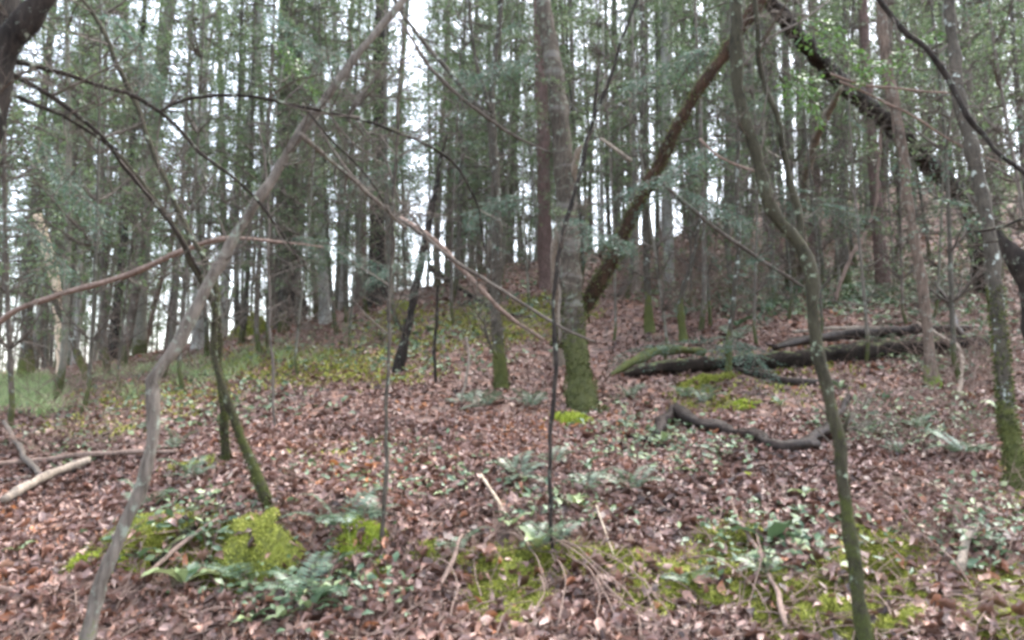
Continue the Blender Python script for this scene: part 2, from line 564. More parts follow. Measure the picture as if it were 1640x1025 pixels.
def leaf_field(pos, nrm, size, rows, tilt=.55, curl=1.0, seed=1):
    """curled leaves, rows x 3 vertices each"""
    R = np.random.RandomState(seed)
    N = len(pos)
    n = nrm + R.normal(0, tilt, (N, 3))
    n /= np.linalg.norm(n, axis=-1, keepdims=True)
    h, s, n = basis_from(n, R.rand(N) * 6.283)
    tt = np.linspace(0, 1, rows)
    prof = np.sin(np.pi * np.clip(tt * .93 + .045, 0, 1)) ** .75
    lob = 1 + (.22 * np.cos(tt * 6.283 * 2.5 + .4) if rows > 4 else 0)
    wid = (prof * lob)[None, :] * (.26 + .12 * R.rand(N))[:, None]
    L = (tt - .5)[None, :]
    c1 = R.normal(0, .55, N)[:, None] * curl
    c2 = (R.normal(.5, .8, N))[:, None] * curl
    c3 = R.normal(0, .5, N)[:, None] * curl
    zmid = c1 * (L ** 2) * 1.6 + .06 * np.sin(L * 9 + c3 * 9)
    V = np.zeros((N, rows, 3, 3))
    for k, sd in enumerate((-1, 0, 1)):
        lat = sd * wid * (1 - .25 * np.abs(c2))
        z = zmid + (abs(sd) * c2 * wid * .9) + sd * c3 * L * .5
        asym = 1 + .15 * sd * np.sin(L * 12 + c1 * 7)
        V[:, :, k, :] = (h[:, None, :] * L[..., None] + s[:, None, :] * (lat * asym)[..., None] + n[:, None, :] * z[..., None])
    V = V * size[:, None, None, None] + pos[:, None, None, :]
    b = (np.arange(N) * rows * 3)[:, None, None]
    q = np.array([[r * 3 + c, r * 3 + c + 1, (r + 1) * 3 + c + 1, (r + 1) * 3 + c] for r in range(rows - 1) for c in (0, 1)])
    Fc = (q[None] + b).reshape(-1, 4)
    return V.reshape(-1, 3), Fc, 2 * (rows - 1)

def scatter_world(N, y0, y1, power, seed, half=.74):
    R = np.random.RandomState(seed)
    t = R.rand(N)
    k = 1 - power + 1
    y = (y0 ** k + (y1 ** k - y0 ** k) * t) ** (1 / k) if abs(k) > 1e-6 else y0 * (y1 / y0) ** t
    x = (R.rand(N) * 2 - 1) * (half * y + .5)
    return x, y

def region_pts(regions, seed):
    R = np.random.RandomState(seed)
    U, Vv = [], []
    for (u, v, ru, rvv, n) in regions:
        r = np.sqrt(R.rand(n)) * (0.6 + .4 * R.rand(n))
        a = R.rand(n) * 6.283
        U.append(u + ru * r * np.cos(a))
        Vv.append(v + rvv * r * np.sin(a))
    g = ground_many(np.concatenate(U), np.concatenate(Vv))
    return g[g[:, 1] > 0]

mossreg = [(1390, 955, 105, 85, 5200), (1290, 990, 90, 50, 2200), (1150, 930, 120, 45, 1800), (1420, 890, 60, 45, 900), (1600, 970, 70, 60, 1300), (1040, 960, 40, 40, 700),
           (810, 960, 70, 50, 1300), (300, 860, 80, 50, 1100), (230, 870, 60, 40, 800), (370, 920, 70, 40, 900), (880, 900, 190, 30, 1000),
           (1180, 860, 80, 30, 400), (560, 720, 120, 20, 150), (470, 590, 170, 40, 700), (260, 640, 160, 35, 500), (820, 520, 130, 35, 620), (1640, 760, 40, 60, 400), (700, 530, 170, 45, 560),
           (600, 590, 160, 40, 300), (880, 500, 100, 30, 300), (1120, 640, 60, 30, 200), (1250, 600, 180, 60, 160), (140, 690, 130, 25, 200)]

MOSS_PTS = region_pts(mossreg, 21)
_mx = np.zeros((900, 900), bool)
_near = MOSS_PTS[MOSS_PTS[:, 1] < 6.5]
_mx[np.clip(((_near[:, 0] + 30) / .07).astype(int), 0, 899), np.clip((_near[:, 1] / .07).astype(int), 0, 899)] = True

def build_litter():
    Vs, Fs, Rs = [], [], []
    off = 0
    for N, y0, y1, pw, rows, seed, sz, lift in ((56000, 3.0, 8.0, 0.75, 4, 3, .072, .03), (54000, 7.5, 19.0, .9, 3, 4, .082, .03), (24000, 18, 42, 1.0, 3, 5, .16, .04)):
        x, y = scatter_world(N, y0, y1, pw, seed)
        R = np.random.RandomState(seed + 50)
        keep = (vnoise(x / .8 + 9, y / .8) + .9 * vnoise(x / .27, y / .27) > -.42) | (R.rand(N) < .35)
        onm = _mx[np.clip(((x + 30) / .07).astype(int), 0, 899), np.clip((y / .07).astype(int), 0, 899)]
        keep &= ~onm | (R.rand(N) < .12)
        x, y = x[keep], y[keep]
        n = normals(x, y)
        z = H(x, y) + R.rand(len(x)) ** 2 * lift + .006
        pos = np.stack([x, y, z], -1)
        size = sz * (.55 + .75 * R.rand(len(x)) ** 1.3)
        V, Fc, per = leaf_field(pos, n, size, rows, seed=seed, curl=1.0, tilt=.5)
        # tone: clumps of wetter, darker leaves and paler dry ones
        tone = R.rand(len(x)) * .80 + .42 * (vnoise(x / 1.1 + 3, y / 1.1 + 8) + .5) - .12
        Vs.append(V); Fs.append(Fc + off); Rs.append(np.repeat(np.clip(tone, 0, 1), per))
        off += len(V)
    o = np_mesh('leaf_litter', np.concatenate(Vs), np.concatenate(Fs), M['litter'], np.concatenate(Rs), parent=ground)
    tag(o, None, None, None, 'stuff')

build_litter()

def build_single_leaves():
    protos = []
    for k in range(8):
        V, Fc, per = leaf_field(np.zeros((1, 3)), np.array([[0, 0, 1.]]), np.array([1.0]), 6, tilt=.15, curl=1.2, seed=90 + k)
        me_o = np_mesh('fallen_leaf', V, Fc, M['litter_obj'])
        protos.append(me_o.data)
        bpy.data.objects.remove(me_o)
    R = np.random.RandomState(5)
    u = R.rand(300) * 1640
    v = 1020 - R.rand(300) ** 1.2 * 210
    g = ground_many(u, v)
    for i, p in enumerate(g):
        if p[1] < 0:
            continue
        o = bpy.data.objects.new('fallen_leaf', protos[i % 8])
        s = .055 + .03 * R.rand()
        o.location = (p[0], p[1], p[2] + .03 + .02 * R.rand())
        o.scale = (s, s, s)
        o.rotation_euler = (R.normal(.15, .4), R.normal(0, .4), R.rand() * 6.28)
        o.parent = ground
        COL.objects.link(o)

build_single_leaves()

# ---------------------------------------------------------------- pixel-region scatter
def tuft_mesh(name, g, blades, h, w, mat, seed, lean=.6, parent=None, jitter=.06, grow=False):
    """blades: triangles standing on points g"""
    R = np.random.RandomState(seed)
    N = len(g) * blades
    p = np.repeat(g, blades, 0) + np.concatenate([R.normal(0, jitter, (N, 2)), np.zeros((N, 1))], 1)
    p[:, 2] = H(p[:, 0], p[:, 1]) - .005
    a = R.rand(N) * 6.283
    gr = np.clip(p[:, 1] / 5.2, 1, 3.8) if grow else np.ones(N)
    hh = h * (.5 + .9 * R.rand(N)) * gr
    d = np.stack([np.cos(a) * lean * R.rand(N), np.sin(a) * lean * R.rand(N), np.ones(N)], -1)
    side = np.stack([-np.sin(a + R.normal(0, .8, N)), np.cos(a), np.zeros(N)], -1) * (w * .5 * gr)[:, None]
    v0, v1 = p - side, p + side
    v2 = p + d * hh[:, None] * .6 + side * .6
    v3 = p + d * hh[:, None] + np.stack([np.cos(a), np.sin(a), -.3 * np.ones(N)], -1) * (lean * .4 * hh)[:, None]
    v2b = p + d * hh[:, None] * .6 - side * .6
    V = np.stack([v0, v1, v2, v3, v2b], 1).reshape(-1, 3)
    b = np.arange(N) * 5
    Fc = np.concatenate([np.stack([b, b + 1, b + 2, b + 4], 1)])
    T = np.stack([b + 4, b + 2, b + 3, b + 3], 1)
    # use quads only: tip as a narrow quad
    V2 = V.reshape(N, 5, 3)
    tip2 = V2[:, 3] + side * .15
    V = np.concatenate([V2, tip2[:, None]], 1).reshape(-1, 3)
    b = np.arange(N) * 6
    Fc = np.concatenate([np.stack([b, b + 1, b + 2, b + 4], 1), np.stack([b + 4, b + 2, b + 5, b + 3], 1)])
    rnd = np.tile(R.rand(N), 2)
    return np_mesh(name, V, Fc, mat, rnd, parent)

# ---------------------------------------------------------------- moss
ON_MOSS = []

def moss_mound(u, v, ru, rvv, hgt, mat, label, n=2600, seed=0, blade=.022):
    """a low cushion on the ground grown over with short tufts; ru, rvv are its half sizes in metres"""
    R = np.random.RandomState(seed + 300)
    c = G(u, v)
    K, J = 14, 26
    V = []
    ph = R.rand(4) * 6.28
    def hh(r, a):
        e = 1 + .22 * math.sin(2 * a + ph[2]) + .20 * math.sin(3 * a + ph[0]) + .16 * math.sin(5 * a + ph[1]) + .08 * math.sin(9 * a + ph[3])
        x, y = c.x + math.cos(a) * r * ru * e, c.y + math.sin(a) * r * rvv * e
        dome = max(0, 1 - r ** 2) ** .85
        lump = 1 + .7 * float(vnoise(np.array([x * 11 + seed]), np.array([y * 11]))[0])
        return x, y, Hz(x, y) - .02 + dome * hgt * .68 * lump + .012
    for i in range(K + 1):
        for j in range(J):
            V.append(hh(i / K * 1.05 + .001, j * 6.283 / J))
    Fc = []
    for i in range(K):
        for j in range(J):
            Fc.append((i * J + j, i * J + (j + 1) % J, (i + 1) * J + (j + 1) % J, (i + 1) * J + j))
    V = np.array(V) - np.array(c)
    body = np_mesh('cushion', V, np.array(Fc), mat, R.rand(len(Fc)) * .4)
    # tufts
    N = n
    r = np.sqrt(R.rand(N)) * 1.04
    a = R.rand(N) * 6.283
    pts = np.array([hh(r[i], a[i]) for i in range(N)]) - np.array(c)
    d = np.stack([np.cos(a) * r * .9, np.sin(a) * r * .9, np.ones(N)], -1) + R.normal(0, .55, (N, 3))
    d /= np.linalg.norm(d, axis=1, keepdims=True)
    s = np.cross(d, R.normal(0, 1, (N, 3)))
    s /= np.linalg.norm(s, axis=1, keepdims=True)
    L = blade * (.5 + R.rand(N))[:, None]
    q = np.stack([pts, pts + d * L * .5 + s * blade * .22, pts + d * L, pts + d * L * .5 - s * blade * .22], 1).reshape(-1, 3)
    Fq = (np.arange(N) * 4)[:, None] + np.arange(4)[None]
    if c.y < 9:
        ON_MOSS.extend((pts[R.randint(0, N, 14)] + np.array(c)).tolist())
    root = empty('moss_mound', c, label, 'moss', 'moss cushions on the forest floor')
    body.parent = root
    t = np_mesh('moss_tufts', q, Fq, mat, R.rand(N), root)
    t['kind'] = 'stuff'
    return root

mounds = [
    (412, 893, .22, .20, .20, 'moss', 'large round moss cushion on the bank left of the curled fern', 3600),
    (572, 868, .17, .12, .12, 'moss_bright', 'bright moss cushion on the bank beside the grey-green fern', 2200),
    (552, 895, .10, .08, .07, 'moss_bright', 'small moss cushion just below the bright bank cushion', 1100),
    (687, 885, .11, .08, .07, 'moss', 'dull moss cushion on the lip of the bank near the thin grey sapling', 1200),
    (611, 915, .05, .05, .05, 'moss_bright', 'little bright moss tuft on the bank below the thin grey sapling', 600),
    (916, 680, .22, .17, .13, 'moss_bright', 'vivid moss cushion at the foot of the main mossy trunk', 2600),
    (138, 905, .13, .11, .08, 'moss_bright', 'moss clump at the lower left beside the long leaning sapling', 1700),
    (196, 905, .07, .06, .04, 'moss_bright', 'small moss clump right of the long leaning sapling low down', 700),
    (836, 792, .06, .05, .05, 'moss_bright', 'tiny vivid moss knob left of the thin dark sapling', 600),
    (1198, 767, .07, .06, .05, 'moss_bright', 'round moss knob on bare litter below the curved log', 700),
    (960, 822, .20, .10, .05, 'moss_bright', 'flat yellow-green moss pad right of the thin dark sapling', 1700),
    (820, 940, .16, .12, .09, 'moss', 'shaggy dark moss hanging on the bank face in the middle', 1700),
    (1390, 860, .11, .10, .06, 'moss', 'moss patch beside the stem of the right curved sapling', 1100),
    (1030, 935, .08, .14, .06, 'moss', 'narrow moss strip on the bank right of the brown roots', 1000),
    (305, 750, .30, .18, .07, 'moss', 'low moss patch under the twin mossy stems', 1900),
    (215, 850, .25, .18, .08, 'moss', 'broken moss patch left of the charred bank root', 1800),
    (400, 540, .55, .5, .75, 'moss', 'tall moss covered stump at the left edge of the crest', 2600),
    (640, 500, .35, .3, .28, 'moss_bright', 'bright mossy stone on the crest beside the broad dark trunk', 1500),
    (1330, 985, .20, .13, .08, 'moss', 'bright moss hummock low on the right bank, left of the curved sapling', 2600),
    (1425, 960, .16, .12, .08, 'moss', 'bright moss hummock low on the right bank, right of the curved sapling', 2200),
    (1440, 1010, .14, .08, .07, 'moss', 'moss hummock at the bottom edge right of the curved sapling', 1300),
    (1150, 960, .14, .09, .06, 'moss', 'moss hummock in the shadow of the mossy bank left of the big pointed leaf', 1200),
    (1130, 615, .30, .16, .10, 'moss', 'moss patch with yellow leaves below the fallen log', 1500),
    (1190, 652, .18, .12, .07, 'moss_bright', 'bright moss pad between the fallen log and curved log', 1000),
]
for i, (u, v, ru, rvv, hg, mt, lb, n) in enumerate(mounds):
    d = G(u, v).y
    moss_mound(u, v, ru, rvv, hg, M[mt], lb, n, seed=i, blade=.020 if d < 7 else .035 if d < 12 else .07)

tag(tuft_mesh('moss_cover', MOSS_PTS, 4, .028, .014, M['moss'], 22, lean=1.2, jitter=.035, grow=True),
    'patchy green moss creeping over the bank and the slope', None, None, 'stuff')

def moss_leaves():
    p = np.array(ON_MOSS) + np.array([0, 0, .012])
    R = np.random.RandomState(66)
    n = np.tile(np.array([[0, -.3, 1.]]), (len(p), 1))
    V, Fc, per = leaf_field(p, n, .045 + .04 * R.rand(len(p)), 4, tilt=.5, curl=1.0, seed=67)
    o = np_mesh('leaf_litter', V, Fc, M['litter'], np.repeat(R.rand(len(p)), per), parent=ground)
    o['kind'] = 'stuff'

moss_leaves()

grassreg = [(40, 640, 90, 50, 260), (190, 615, 80, 30, 150), (280, 600, 100, 30, 60), (440, 570, 90, 25, 40), (350, 590, 90, 25, 50), (40, 620, 60, 20, 260)]
gp = region_pts(grassreg, 31)
gp = gp[vnoise(gp[:, 0] / .8, gp[:, 1] / .8) > -.08]
tag(tuft_mesh('grass', gp, 9, .24, .010, M['grass'], 32, lean=1.5, jitter=.07),
    'soft pale green grass on the slope at the left', None, None, 'stuff')

# small green leaves of the ground cover
def ground_cover():
    regs = [(1250, 470, 260, 50, 1300), (1500, 520, 160, 120, 700), (1450, 680, 180, 50, 300), (1100, 720, 120, 60, 150), (640, 560, 260, 60, 420),
            (300, 650, 280, 60, 330), (820, 470, 180, 60, 330), (500, 950, 160, 50, 130), (300, 850, 120, 60, 90), (1250, 880, 180, 60, 130), (1000, 700, 120, 60, 140),
            (1400, 440, 220, 60, 1100), (900, 830, 120, 40, 70), (640, 760, 200, 60, 120), (1560, 850, 80, 90, 110), (100, 720, 100, 50, 60)]
    g = region_pts(regs, 41)
    R = np.random.RandomState(42)
    g = g[R.rand(len(g)) < .6]
    rep = 3
    p = np.repeat(g, rep, 0)
    p[:, :2] += R.normal(0, .12, (len(p), 2))
    p[:, 2] = H(p[:, 0], p[:, 1]) + .03 + .07 * R.rand(len(p))
    n = np.tile(np.array([[0, -.25, 1.]]), (len(p), 1))
    size = (.035 + .06 * R.rand(len(p))) * np.clip(p[:, 1] / 9, .75, 1.7)
    V, Fc, per = leaf_field(p, n, size, 3, tilt=.45, curl=.5, seed=43)
    o = np_mesh('ground_cover', V, Fc, M['herb'], np.repeat(R.rand(len(p)), per))
    tag(o, 'scattered small green leaved plants over the slope', None, None, 'stuff')

ground_cover()

# ---------------------------------------------------------------- ferns and broad leaved plants
def frond_mesh(L, arch, seed):
    r = random.Random(seed)
    mb = MB()
    pts = []
    k = 15
    for i in range(k + 1):
        t = i / k
        x = L * t * (1 - .12 * t)
        z = L * arch * math.sin(t * 2.3) - L * .28 * t * t
        pts.append(Vector((x, 0.03 * L * math.sin(t * 4 + seed), z)))
    mb.tube(pts, [.0035 * (1 - .8 * i / k) for i in range(k + 1)], 3, cap=False)
    m = 22
    for i in range(2, m):
        t = i / m
        f = t * k
        a = int(f)
        p = pts[a].lerp(pts[min(k, a + 1)], f - a)
        tan = (pts[min(k, a + 1)] - pts[a]).normalized()
        ln = L * .23 * math.sin(min(1, t * 1.15 + .12) * math.pi) ** .7
        for s in (-1, 1):
            d = (Vector((0, s, 0)) + tan * .35 + Vector((0, 0, -.15 + r.uniform(-.1, .1)))).normalized() * ln * r.uniform(.85, 1.08)
            mb.quad(p, d, tan * (L * .0165))
    me = mb.build('frond', M['fern'], smooth=False, attr=True)
    d = me.data
    bpy.data.objects.remove(me)
    return d

fronds = [frond_mesh(1.0, a, i) for i, a in enumerate((.28, .42, .15, .34))]

def fern(u, v, size, nf, label, seed, aim=None, spread=6.283):
    r = random.Random(seed)
    c = G(u, v)
    root = empty('fern', c, label, 'fern', 'evergreen ferns on the forest floor')
    a0 = r.random() * 6.28
    for i in range(nf):
        o = bpy.data.objects.new('frond', fronds[r.randrange(4)])
        a = (aim + r.uniform(-.5, .5) * spread) if aim is not None else a0 + i * 6.283 / nf + r.uniform(-.3, .3)
        s = size * r.uniform(.85, 1.35)
        o.scale = (s, s, s)
        o.rotation_euler = (r.uniform(-.3, .3), r.uniform(-.45, .05), a)
        o.location = (0, 0, .01)
        o.parent = root
        COL.objects.link(o)

W_ = math.pi
ferns = [
    (545, 850, .42, 8, 'broad fern spreading over the bank left of the bright moss cushion'),
    (585, 838, .30, 6, 'smaller fern tucked behind the bright moss cushion on the bank'),
    (395, 935, .34, 5, 'fern hanging from under the large round moss cushion'),
    (492, 965, .36, 6, 'fern at the foot of the bank below the large moss cushion'),
    (540, 915, .22, 5, 'little fern on the bank below the bright moss cushion'),
    (775, 655, .42, 7, 'pale fern on open litter between the two middle trunks'),
    (740, 648, .30, 6, 'pale fern just left of the one between the middle trunks'),
    (848, 655, .40, 6, 'pale fern left of the mossy foot of the main trunk'),
    (828, 770, .36, 6, 'dark fern beside the thin dark sapling, above the vivid moss knob'),
    (885, 745, .32, 6, 'fern behind the stem of the thin dark sapling'),
    (940, 790, .30, 5, 'fern above the flat yellow-green moss pad'),
    (1010, 790, .34, 5, 'fern low on the slope below the left end of the curved log'),
    (730, 890, .28, 5, 'grey-green fern on the bank right of the dull moss cushion'),
    (880, 880, .26, 5, 'fern crowded against the foot of the thin dark sapling'),
    (235, 815, .30, 6, 'fern behind the long leaning sapling on the left'),
    (310, 770, .34, 6, 'fern below the twin mossy stems'),
    (280, 720, .34, 6, 'fern left of the twin mossy stems'),
    (330, 860, .24, 5, 'dark fern over the charred root on the left bank'),
    (1230, 925, .24, 5, 'fern on the right bank beside the big pointed leaf'),
    (1110, 945, .24, 5, 'fern on the mossy bank right of the brown roots'),
    (1130, 650, .36, 6, 'fern behind the stump end of the curved log'),
    (1100, 640, .30, 6, 'fern just left of the one behind the curved log'),
    (1390, 700, .32, 6, 'fern beside the stem of the right curved sapling'),
    (1545, 730, .40, 7, 'fern on the right slope next to the mossy right trunk'),
    (1470, 690, .32, 6, 'fern on the right slope left of the mossy right trunk'),
    (1400, 480, .70, 8, 'large far fern clump up the right slope beyond the log'),
    (1490, 490, .65, 8, 'large far fern right of the orange tinged trunk'),
    (1270, 465, .60, 8, 'far fern left of the right curved sapling'),
    (1180, 545, .50, 8, 'fern growing close behind the big fallen log'),
    (1090, 510, .50, 7, 'fern up the slope right of the rusty leaning trunk'),
    (1010, 640, .34, 6, 'fern right of the mossy foot of the main trunk'),
    (1440, 730, .22, 5, 'small fern on the right slope in the litter'),
    (1590, 560, .50, 7, 'fern beyond the log at the right edge'),
    (1230, 500, .50, 7, 'fern between the log and the brushwood'),
    (850, 420, .8, 8, 'dark fern up at the crest right of the middle trunk'),
    (1420, 560, .45, 7, 'fern just behind the thick right end of the fallen log'),
]
for i, (u, v, s, nf, lb) in enumerate(ferns):
    fern(u, v, s, nf, lb, i)

def leaf_blade(L, wdt, seed):
    """one pointed broad leaf with a folded midrib"""
    r = random.Random(seed)
    V, Fc = [], []
    k = 9
    for i in range(k + 1):
        t = i / k
        w = wdt * math.sin(math.pi * min(1, t * .95 + .03)) ** .8 * (1 - .25 * t)
        z = .35 * L * math.sin(t * 1.9) - .25 * L * t * t
        rip = .02 * math.sin(i * 2.3 + seed)
        V += [(L * t, -w, z + w * .35 + rip), (L * t, 0, z), (L * t, w, z + w * .35 - rip)]
    for i in range(k):
        for c in (0, 1):
            a = i * 3 + c
            Fc.append((a, a + 1, a + 4, a + 3))
    o = np_mesh('leaf', np.array(V), np.array(Fc), M['herb'], np.full(len(Fc), r.random()))
    d = o.data
    bpy.data.objects.remove(o)
    return d

blades = [leaf_blade(1, w, i) for i, w in enumerate((.17, .24, .30, .2))]

def herb(u, v, size, nl, label, seed, aims=None):
    r = random.Random(seed + 900)
    c = G(u, v)
    root = empty('broad_leaved_plant', c, label, 'plant', 'broad leaved rosettes in the litter')
    a0 = r.random() * 6.28
    for i in range(nl):
        o = bpy.data.objects.new('leaf', blades[r.randrange(4)])
        s = size * r.uniform(.65, 1.1)
        o.scale = (s, s, s)
        a = aims[i] if aims else a0 + i * 6.283 / nl + r.uniform(-.4, .4)
        o.rotation_euler = (r.uniform(-.3, .3), r.uniform(-.5, .1), a)
        o.location = (0, 0, .02)
        o.parent = root
        COL.objects.link(o)

herbs = [
    (1232, 880, .30, 3, 'plant with one big upright pointed leaf on the right bank'),
    (292, 945, .24, 5, 'broad leaved rosette in the litter at the lower left'),
    (495, 985, .20, 5, 'dark green rosette at the foot of the left bank'),
    (455, 1000, .16, 4, 'small rosette near the bottom edge left of centre'),
    (822, 850, .17, 4, 'dark green leaves by the lower end of the pale stake'),
    (860, 885, .18, 4, 'rosette left of the foot of the thin dark sapling'),
    (920, 815, .17, 4, 'pale green leaves right of the thin dark sapling'),
    (560, 935, .13, 4, 'bright leaves on the bank under the moss cushions'),
    (220, 905, .14, 4, 'leafy plant beside the small left moss clump'),
    (1180, 525, .40, 3, 'plant with one tall leaf beyond the fallen log'),
    (1345, 628, .20, 4, 'yellow-green leaves beside the right curved sapling above the litter'),
    (940, 755, .16, 4, 'rosette right of the stem above the moss pad'),
    (1250, 655, .16, 5, 'rosette between curved log and dark fallen branch'),
    (1060, 715, .18, 5, 'rosette under the left end of the curved log'),
    (1600, 660, .20, 5, 'rosette at the foot of the right mossy trunk'),
    (1540, 640, .18, 4, 'rosette under the thick end of the fallen log'),
    (1110, 765, .13, 4, 'small rosette below the curved log in open litter'),
    (30, 890, .14, 4, 'small rosette at the left edge in litter'),
    (650, 960, .12, 4, 'small rosette below the bank near the centre left'),
    (400, 1010, .14, 5, 'rosette at the bottom edge left of the fern'),
    (1560, 880, .14, 4, 'small rosette at the lower right among dry twigs'),
    (1290, 800, .12, 4, 'small rosette in open litter left of the curved sapling'),
    (710, 800, .10, 4, 'small rosette in open litter left of the pale stake'),
]
for i, (u, v, s, n, lb) in enumerate(herbs):
    if i == 0:
        herb(u, v, s, n, lb, i, aims=[-1.2, .4, 2.6])
    else:
        herb(u, v, s, n, lb, i)

# ---------------------------------------------------------------- named stems and trunks
def spray(mb, p, d, L, nside=7, leaf=.035, flat=None):
    """a feathery evergreen spray of small leaves along side twigs"""
    d = d.normalized()
    side = d.cross(Vector((0, 0, 1)))
    if side.length < .1:
        side = Vector((1, 0, 0))
    side.normalize()
    for i in range(nside):
        t = (i + .4) / nside
        b = p + d * (L * t) + Vector((0, 0, -.12 * L * t * t))
        for s in (-1, 1):
            sd = (side * s + d * .7 + Vector((0, 0, rng.uniform(-.3, .1)))).normalized()
            ll = L * .42 * (1 - .6 * t) * rng.uniform(.7, 1.1)
            m = max(2, int(ll / (leaf * .7)))
            for j in range(m):
                q = b + sd * (ll * (j + .5) / m) + rv() * leaf * .3
                a = (sd * .7 + d * rng.uniform(-.5, .9) + rv() * .4).normalized()
                mb.quad(q, a * leaf * rng.uniform(.7, 1.2), a.cross(rv()).normalized() * leaf * .2)

def make_tree(name, label, cat, px, mat, d_top=None, base='ground', d0=None, branches=(), twigs=0, twig_len=.5, lump=.10,
              sides=10, twig_mat='twig', fol=None, group=None, tw=(.3, 1.0), flare=True, wob=.006, step=.07, bough=0, bough_leaf=.035, bough_mat='foliage_near', bough_len=.4, twig_r=.007, tufts=None, branch_mat=None):
    """px: (u, v, width_px[, depth]) from the base upwards"""
    if base == 'ground':
        b = G(px[0][0], px[0][1])
        d_b = b.y
    else:
        d_b = d0
        b = P(px[0][0], px[0][1], d0)
    if d_top is None:
        d_top = d_b
    vtot = sum(math.hypot(px[i + 1][0] - px[i][0], px[i + 1][1] - px[i][1]) for i in range(len(px) - 1))
    acc = 0
    pl = []
    for i, q in enumerate(px):
        if i:
            acc += math.hypot(q[0] - px[i - 1][0], q[1] - px[i - 1][1])
        d = q[3] if len(q) > 3 else d_b + (d_top - d_b) * acc / vtot
        pl.append((P(q[0], q[1], d), pxr(q[2], d)))
    if base == 'ground':
        t = (pl[0][0] - pl[1][0]).normalized()
        pl.insert(0, (pl[0][0] + t * .12, pl[0][1] * (2.0 if flare else 1.0)))
        if flare:
            pl[1] = (pl[1][0], pl[1][1] * 1.25)
    s = wobble(spline(pl, step), wob)
    origin = b
    root = empty(name, origin, label, cat, group)
    mb = MB()
    mb.tube([a for a, _ in s], [r for _, r in s], sides, lump)
    mb.build('trunk', M[mat], root, origin)
    lines = [s]
    for br in branches:
        bp = [(P(q[0], q[1], q[3] if len(q) > 3 else d_b + (d_top - d_b) * .5), pxr(q[2], q[3] if len(q) > 3 else d_b)) for q in br]
        bs = wobble(spline(bp, step), wob)
        m2 = MB()
        m2.tube([a for a, _ in bs], [r for _, r in bs], max(5, sides - 3), lump)
        m2.build('branch', M[branch_mat or mat], root, origin)
        lines.append(bs)
    if tufts:
        hh_, cnt, sz = tufts
        RR = np.random.RandomState(cnt)
        ok = [i for i in range(len(s) - 1) if (s[i][0] - s[0][0]).length < hh_]
        Vq = []
        for _ in range(cnt):
            t = RR.rand() ** 1.3
            if RR.rand() < t * .5:
                continue
            i = ok[min(len(ok) - 1, int(t * len(ok)))]
            p, r = s[i]
            ax = (s[i + 1][0] - p)
            p = p + ax * RR.rand()
            ax.normalize()
            o1 = ax.orthogonal().normalized()
            o1.rotate(Matrix.Rotation(RR.rand() * 6.283, 3, ax))
            dd = (o1 + Vector(RR.normal(0, .6, 3))).normalized()
            q0 = p + o1 * r * .97
            w = dd.cross(Vector(RR.normal(0, 1, 3))).normalized() * sz * .25
            L = dd * sz * (.5 + RR.rand())
            Vq += [q0, q0 + L * .5 + w, q0 + L, q0 + L * .5 - w]
        Vq = np.array([tuple(q) for q in Vq]) - np.array(origin)
        mo = np_mesh('moss', Vq, np.arange(len(Vq)).reshape(-1, 4), M['moss_dark'], RR.rand(len(Vq) // 4), root, False)
        mo['kind'] = 'stuff'
    tips = []
    if twigs:
        m3 = MB()
        for k, ln in enumerate(lines):
            n = twigs if k == 0 else max(3, twigs // 2)
            sprout(m3, ln, n, twig_len, twig_r, tw[0] if k == 0 else .1, tw[1], 2, .35, 3, 1.0, (lambda t: tips.append(t)))
        o = m3.build('twigs', M[twig_mat], root, origin)
        o['kind'] = 'stuff'
    if bough and tips:
        m4 = MB()
        for t in rng.sample(tips, min(len(tips), bough)):
            spray(m4, t[1][0], t[-1][0] - t[1][0], bough_len * rng.uniform(.6, 1.2), leaf=bough_leaf)
        o = m4.build('foliage', M[bough_mat], root, origin, smooth=False, attr=True)
        o['kind'] = 'stuff'
    return root

# the near, sharply visible ones
make_tree('leaning_sapling', 'long grey leaning sapling with an elbow, crossing the whole left side', 'tree',
          [(136, 1040, 22.1), (165, 930, 20.2), (195, 845, 19.3), (231, 770, 18.4), (246, 690, 19.3), (241, 610, 22.1), (262, 582, 20.2), (290, 545, 21.2), (330, 460, 18.4), (370, 390, 16.6), (420, 310, 15.6), (480, 215, 15.6), (560, 105, 13.8), (645, 0, 12.0), (700, -70, 10.1)],
          'bark_grey', d_top=4.6, branches=[[(480, 215, 8, 4.2), (540, 265, 7, 4.4), (600, 320, 6, 4.6), (650, 365, 5, 4.8)], [(505, 178, 6, 4.25), (580, 190, 5, 4.3)]], twigs=26, twig_len=.5, tw=(.4, 1))
make_tree('twin_stem_tree', 'left upright one of the twin dark mossy stems behind the leaning sapling', 'tree',
          [(362, 740, 13), (358, 660, 12), (350, 590, 12), (350, 530, 13), (343, 492, 12), (330, 462, 12), (308, 420, 11), (288, 380, 10), (262, 340, 9), (232, 297, 8), (196, 255, 6), (150, 212, 5)],
          'bark_green', d_top=5.4, tufts=(1.5, 1600, .014), twigs=18, twig_len=.5)
make_tree('twin_stem_tree', 'right slanting one of the twin dark mossy stems, footed lower down', 'tree',
          [(430, 812, 16), (405, 745, 15), (378, 680, 14), (352, 605, 12), (343, 545, 11), (345, 470, 10), (322, 405, 9), (283, 335, 8), (262, 283, 8), (233, 207, 8), (197, 123, 8), (177, 73, 7), (157, 37, 7), (133, 0, 6), (110, -50, 5)],
          'bark_green', d_top=5.0, tufts=(1.6, 1800, .014), twigs=20, twig_len=.5)
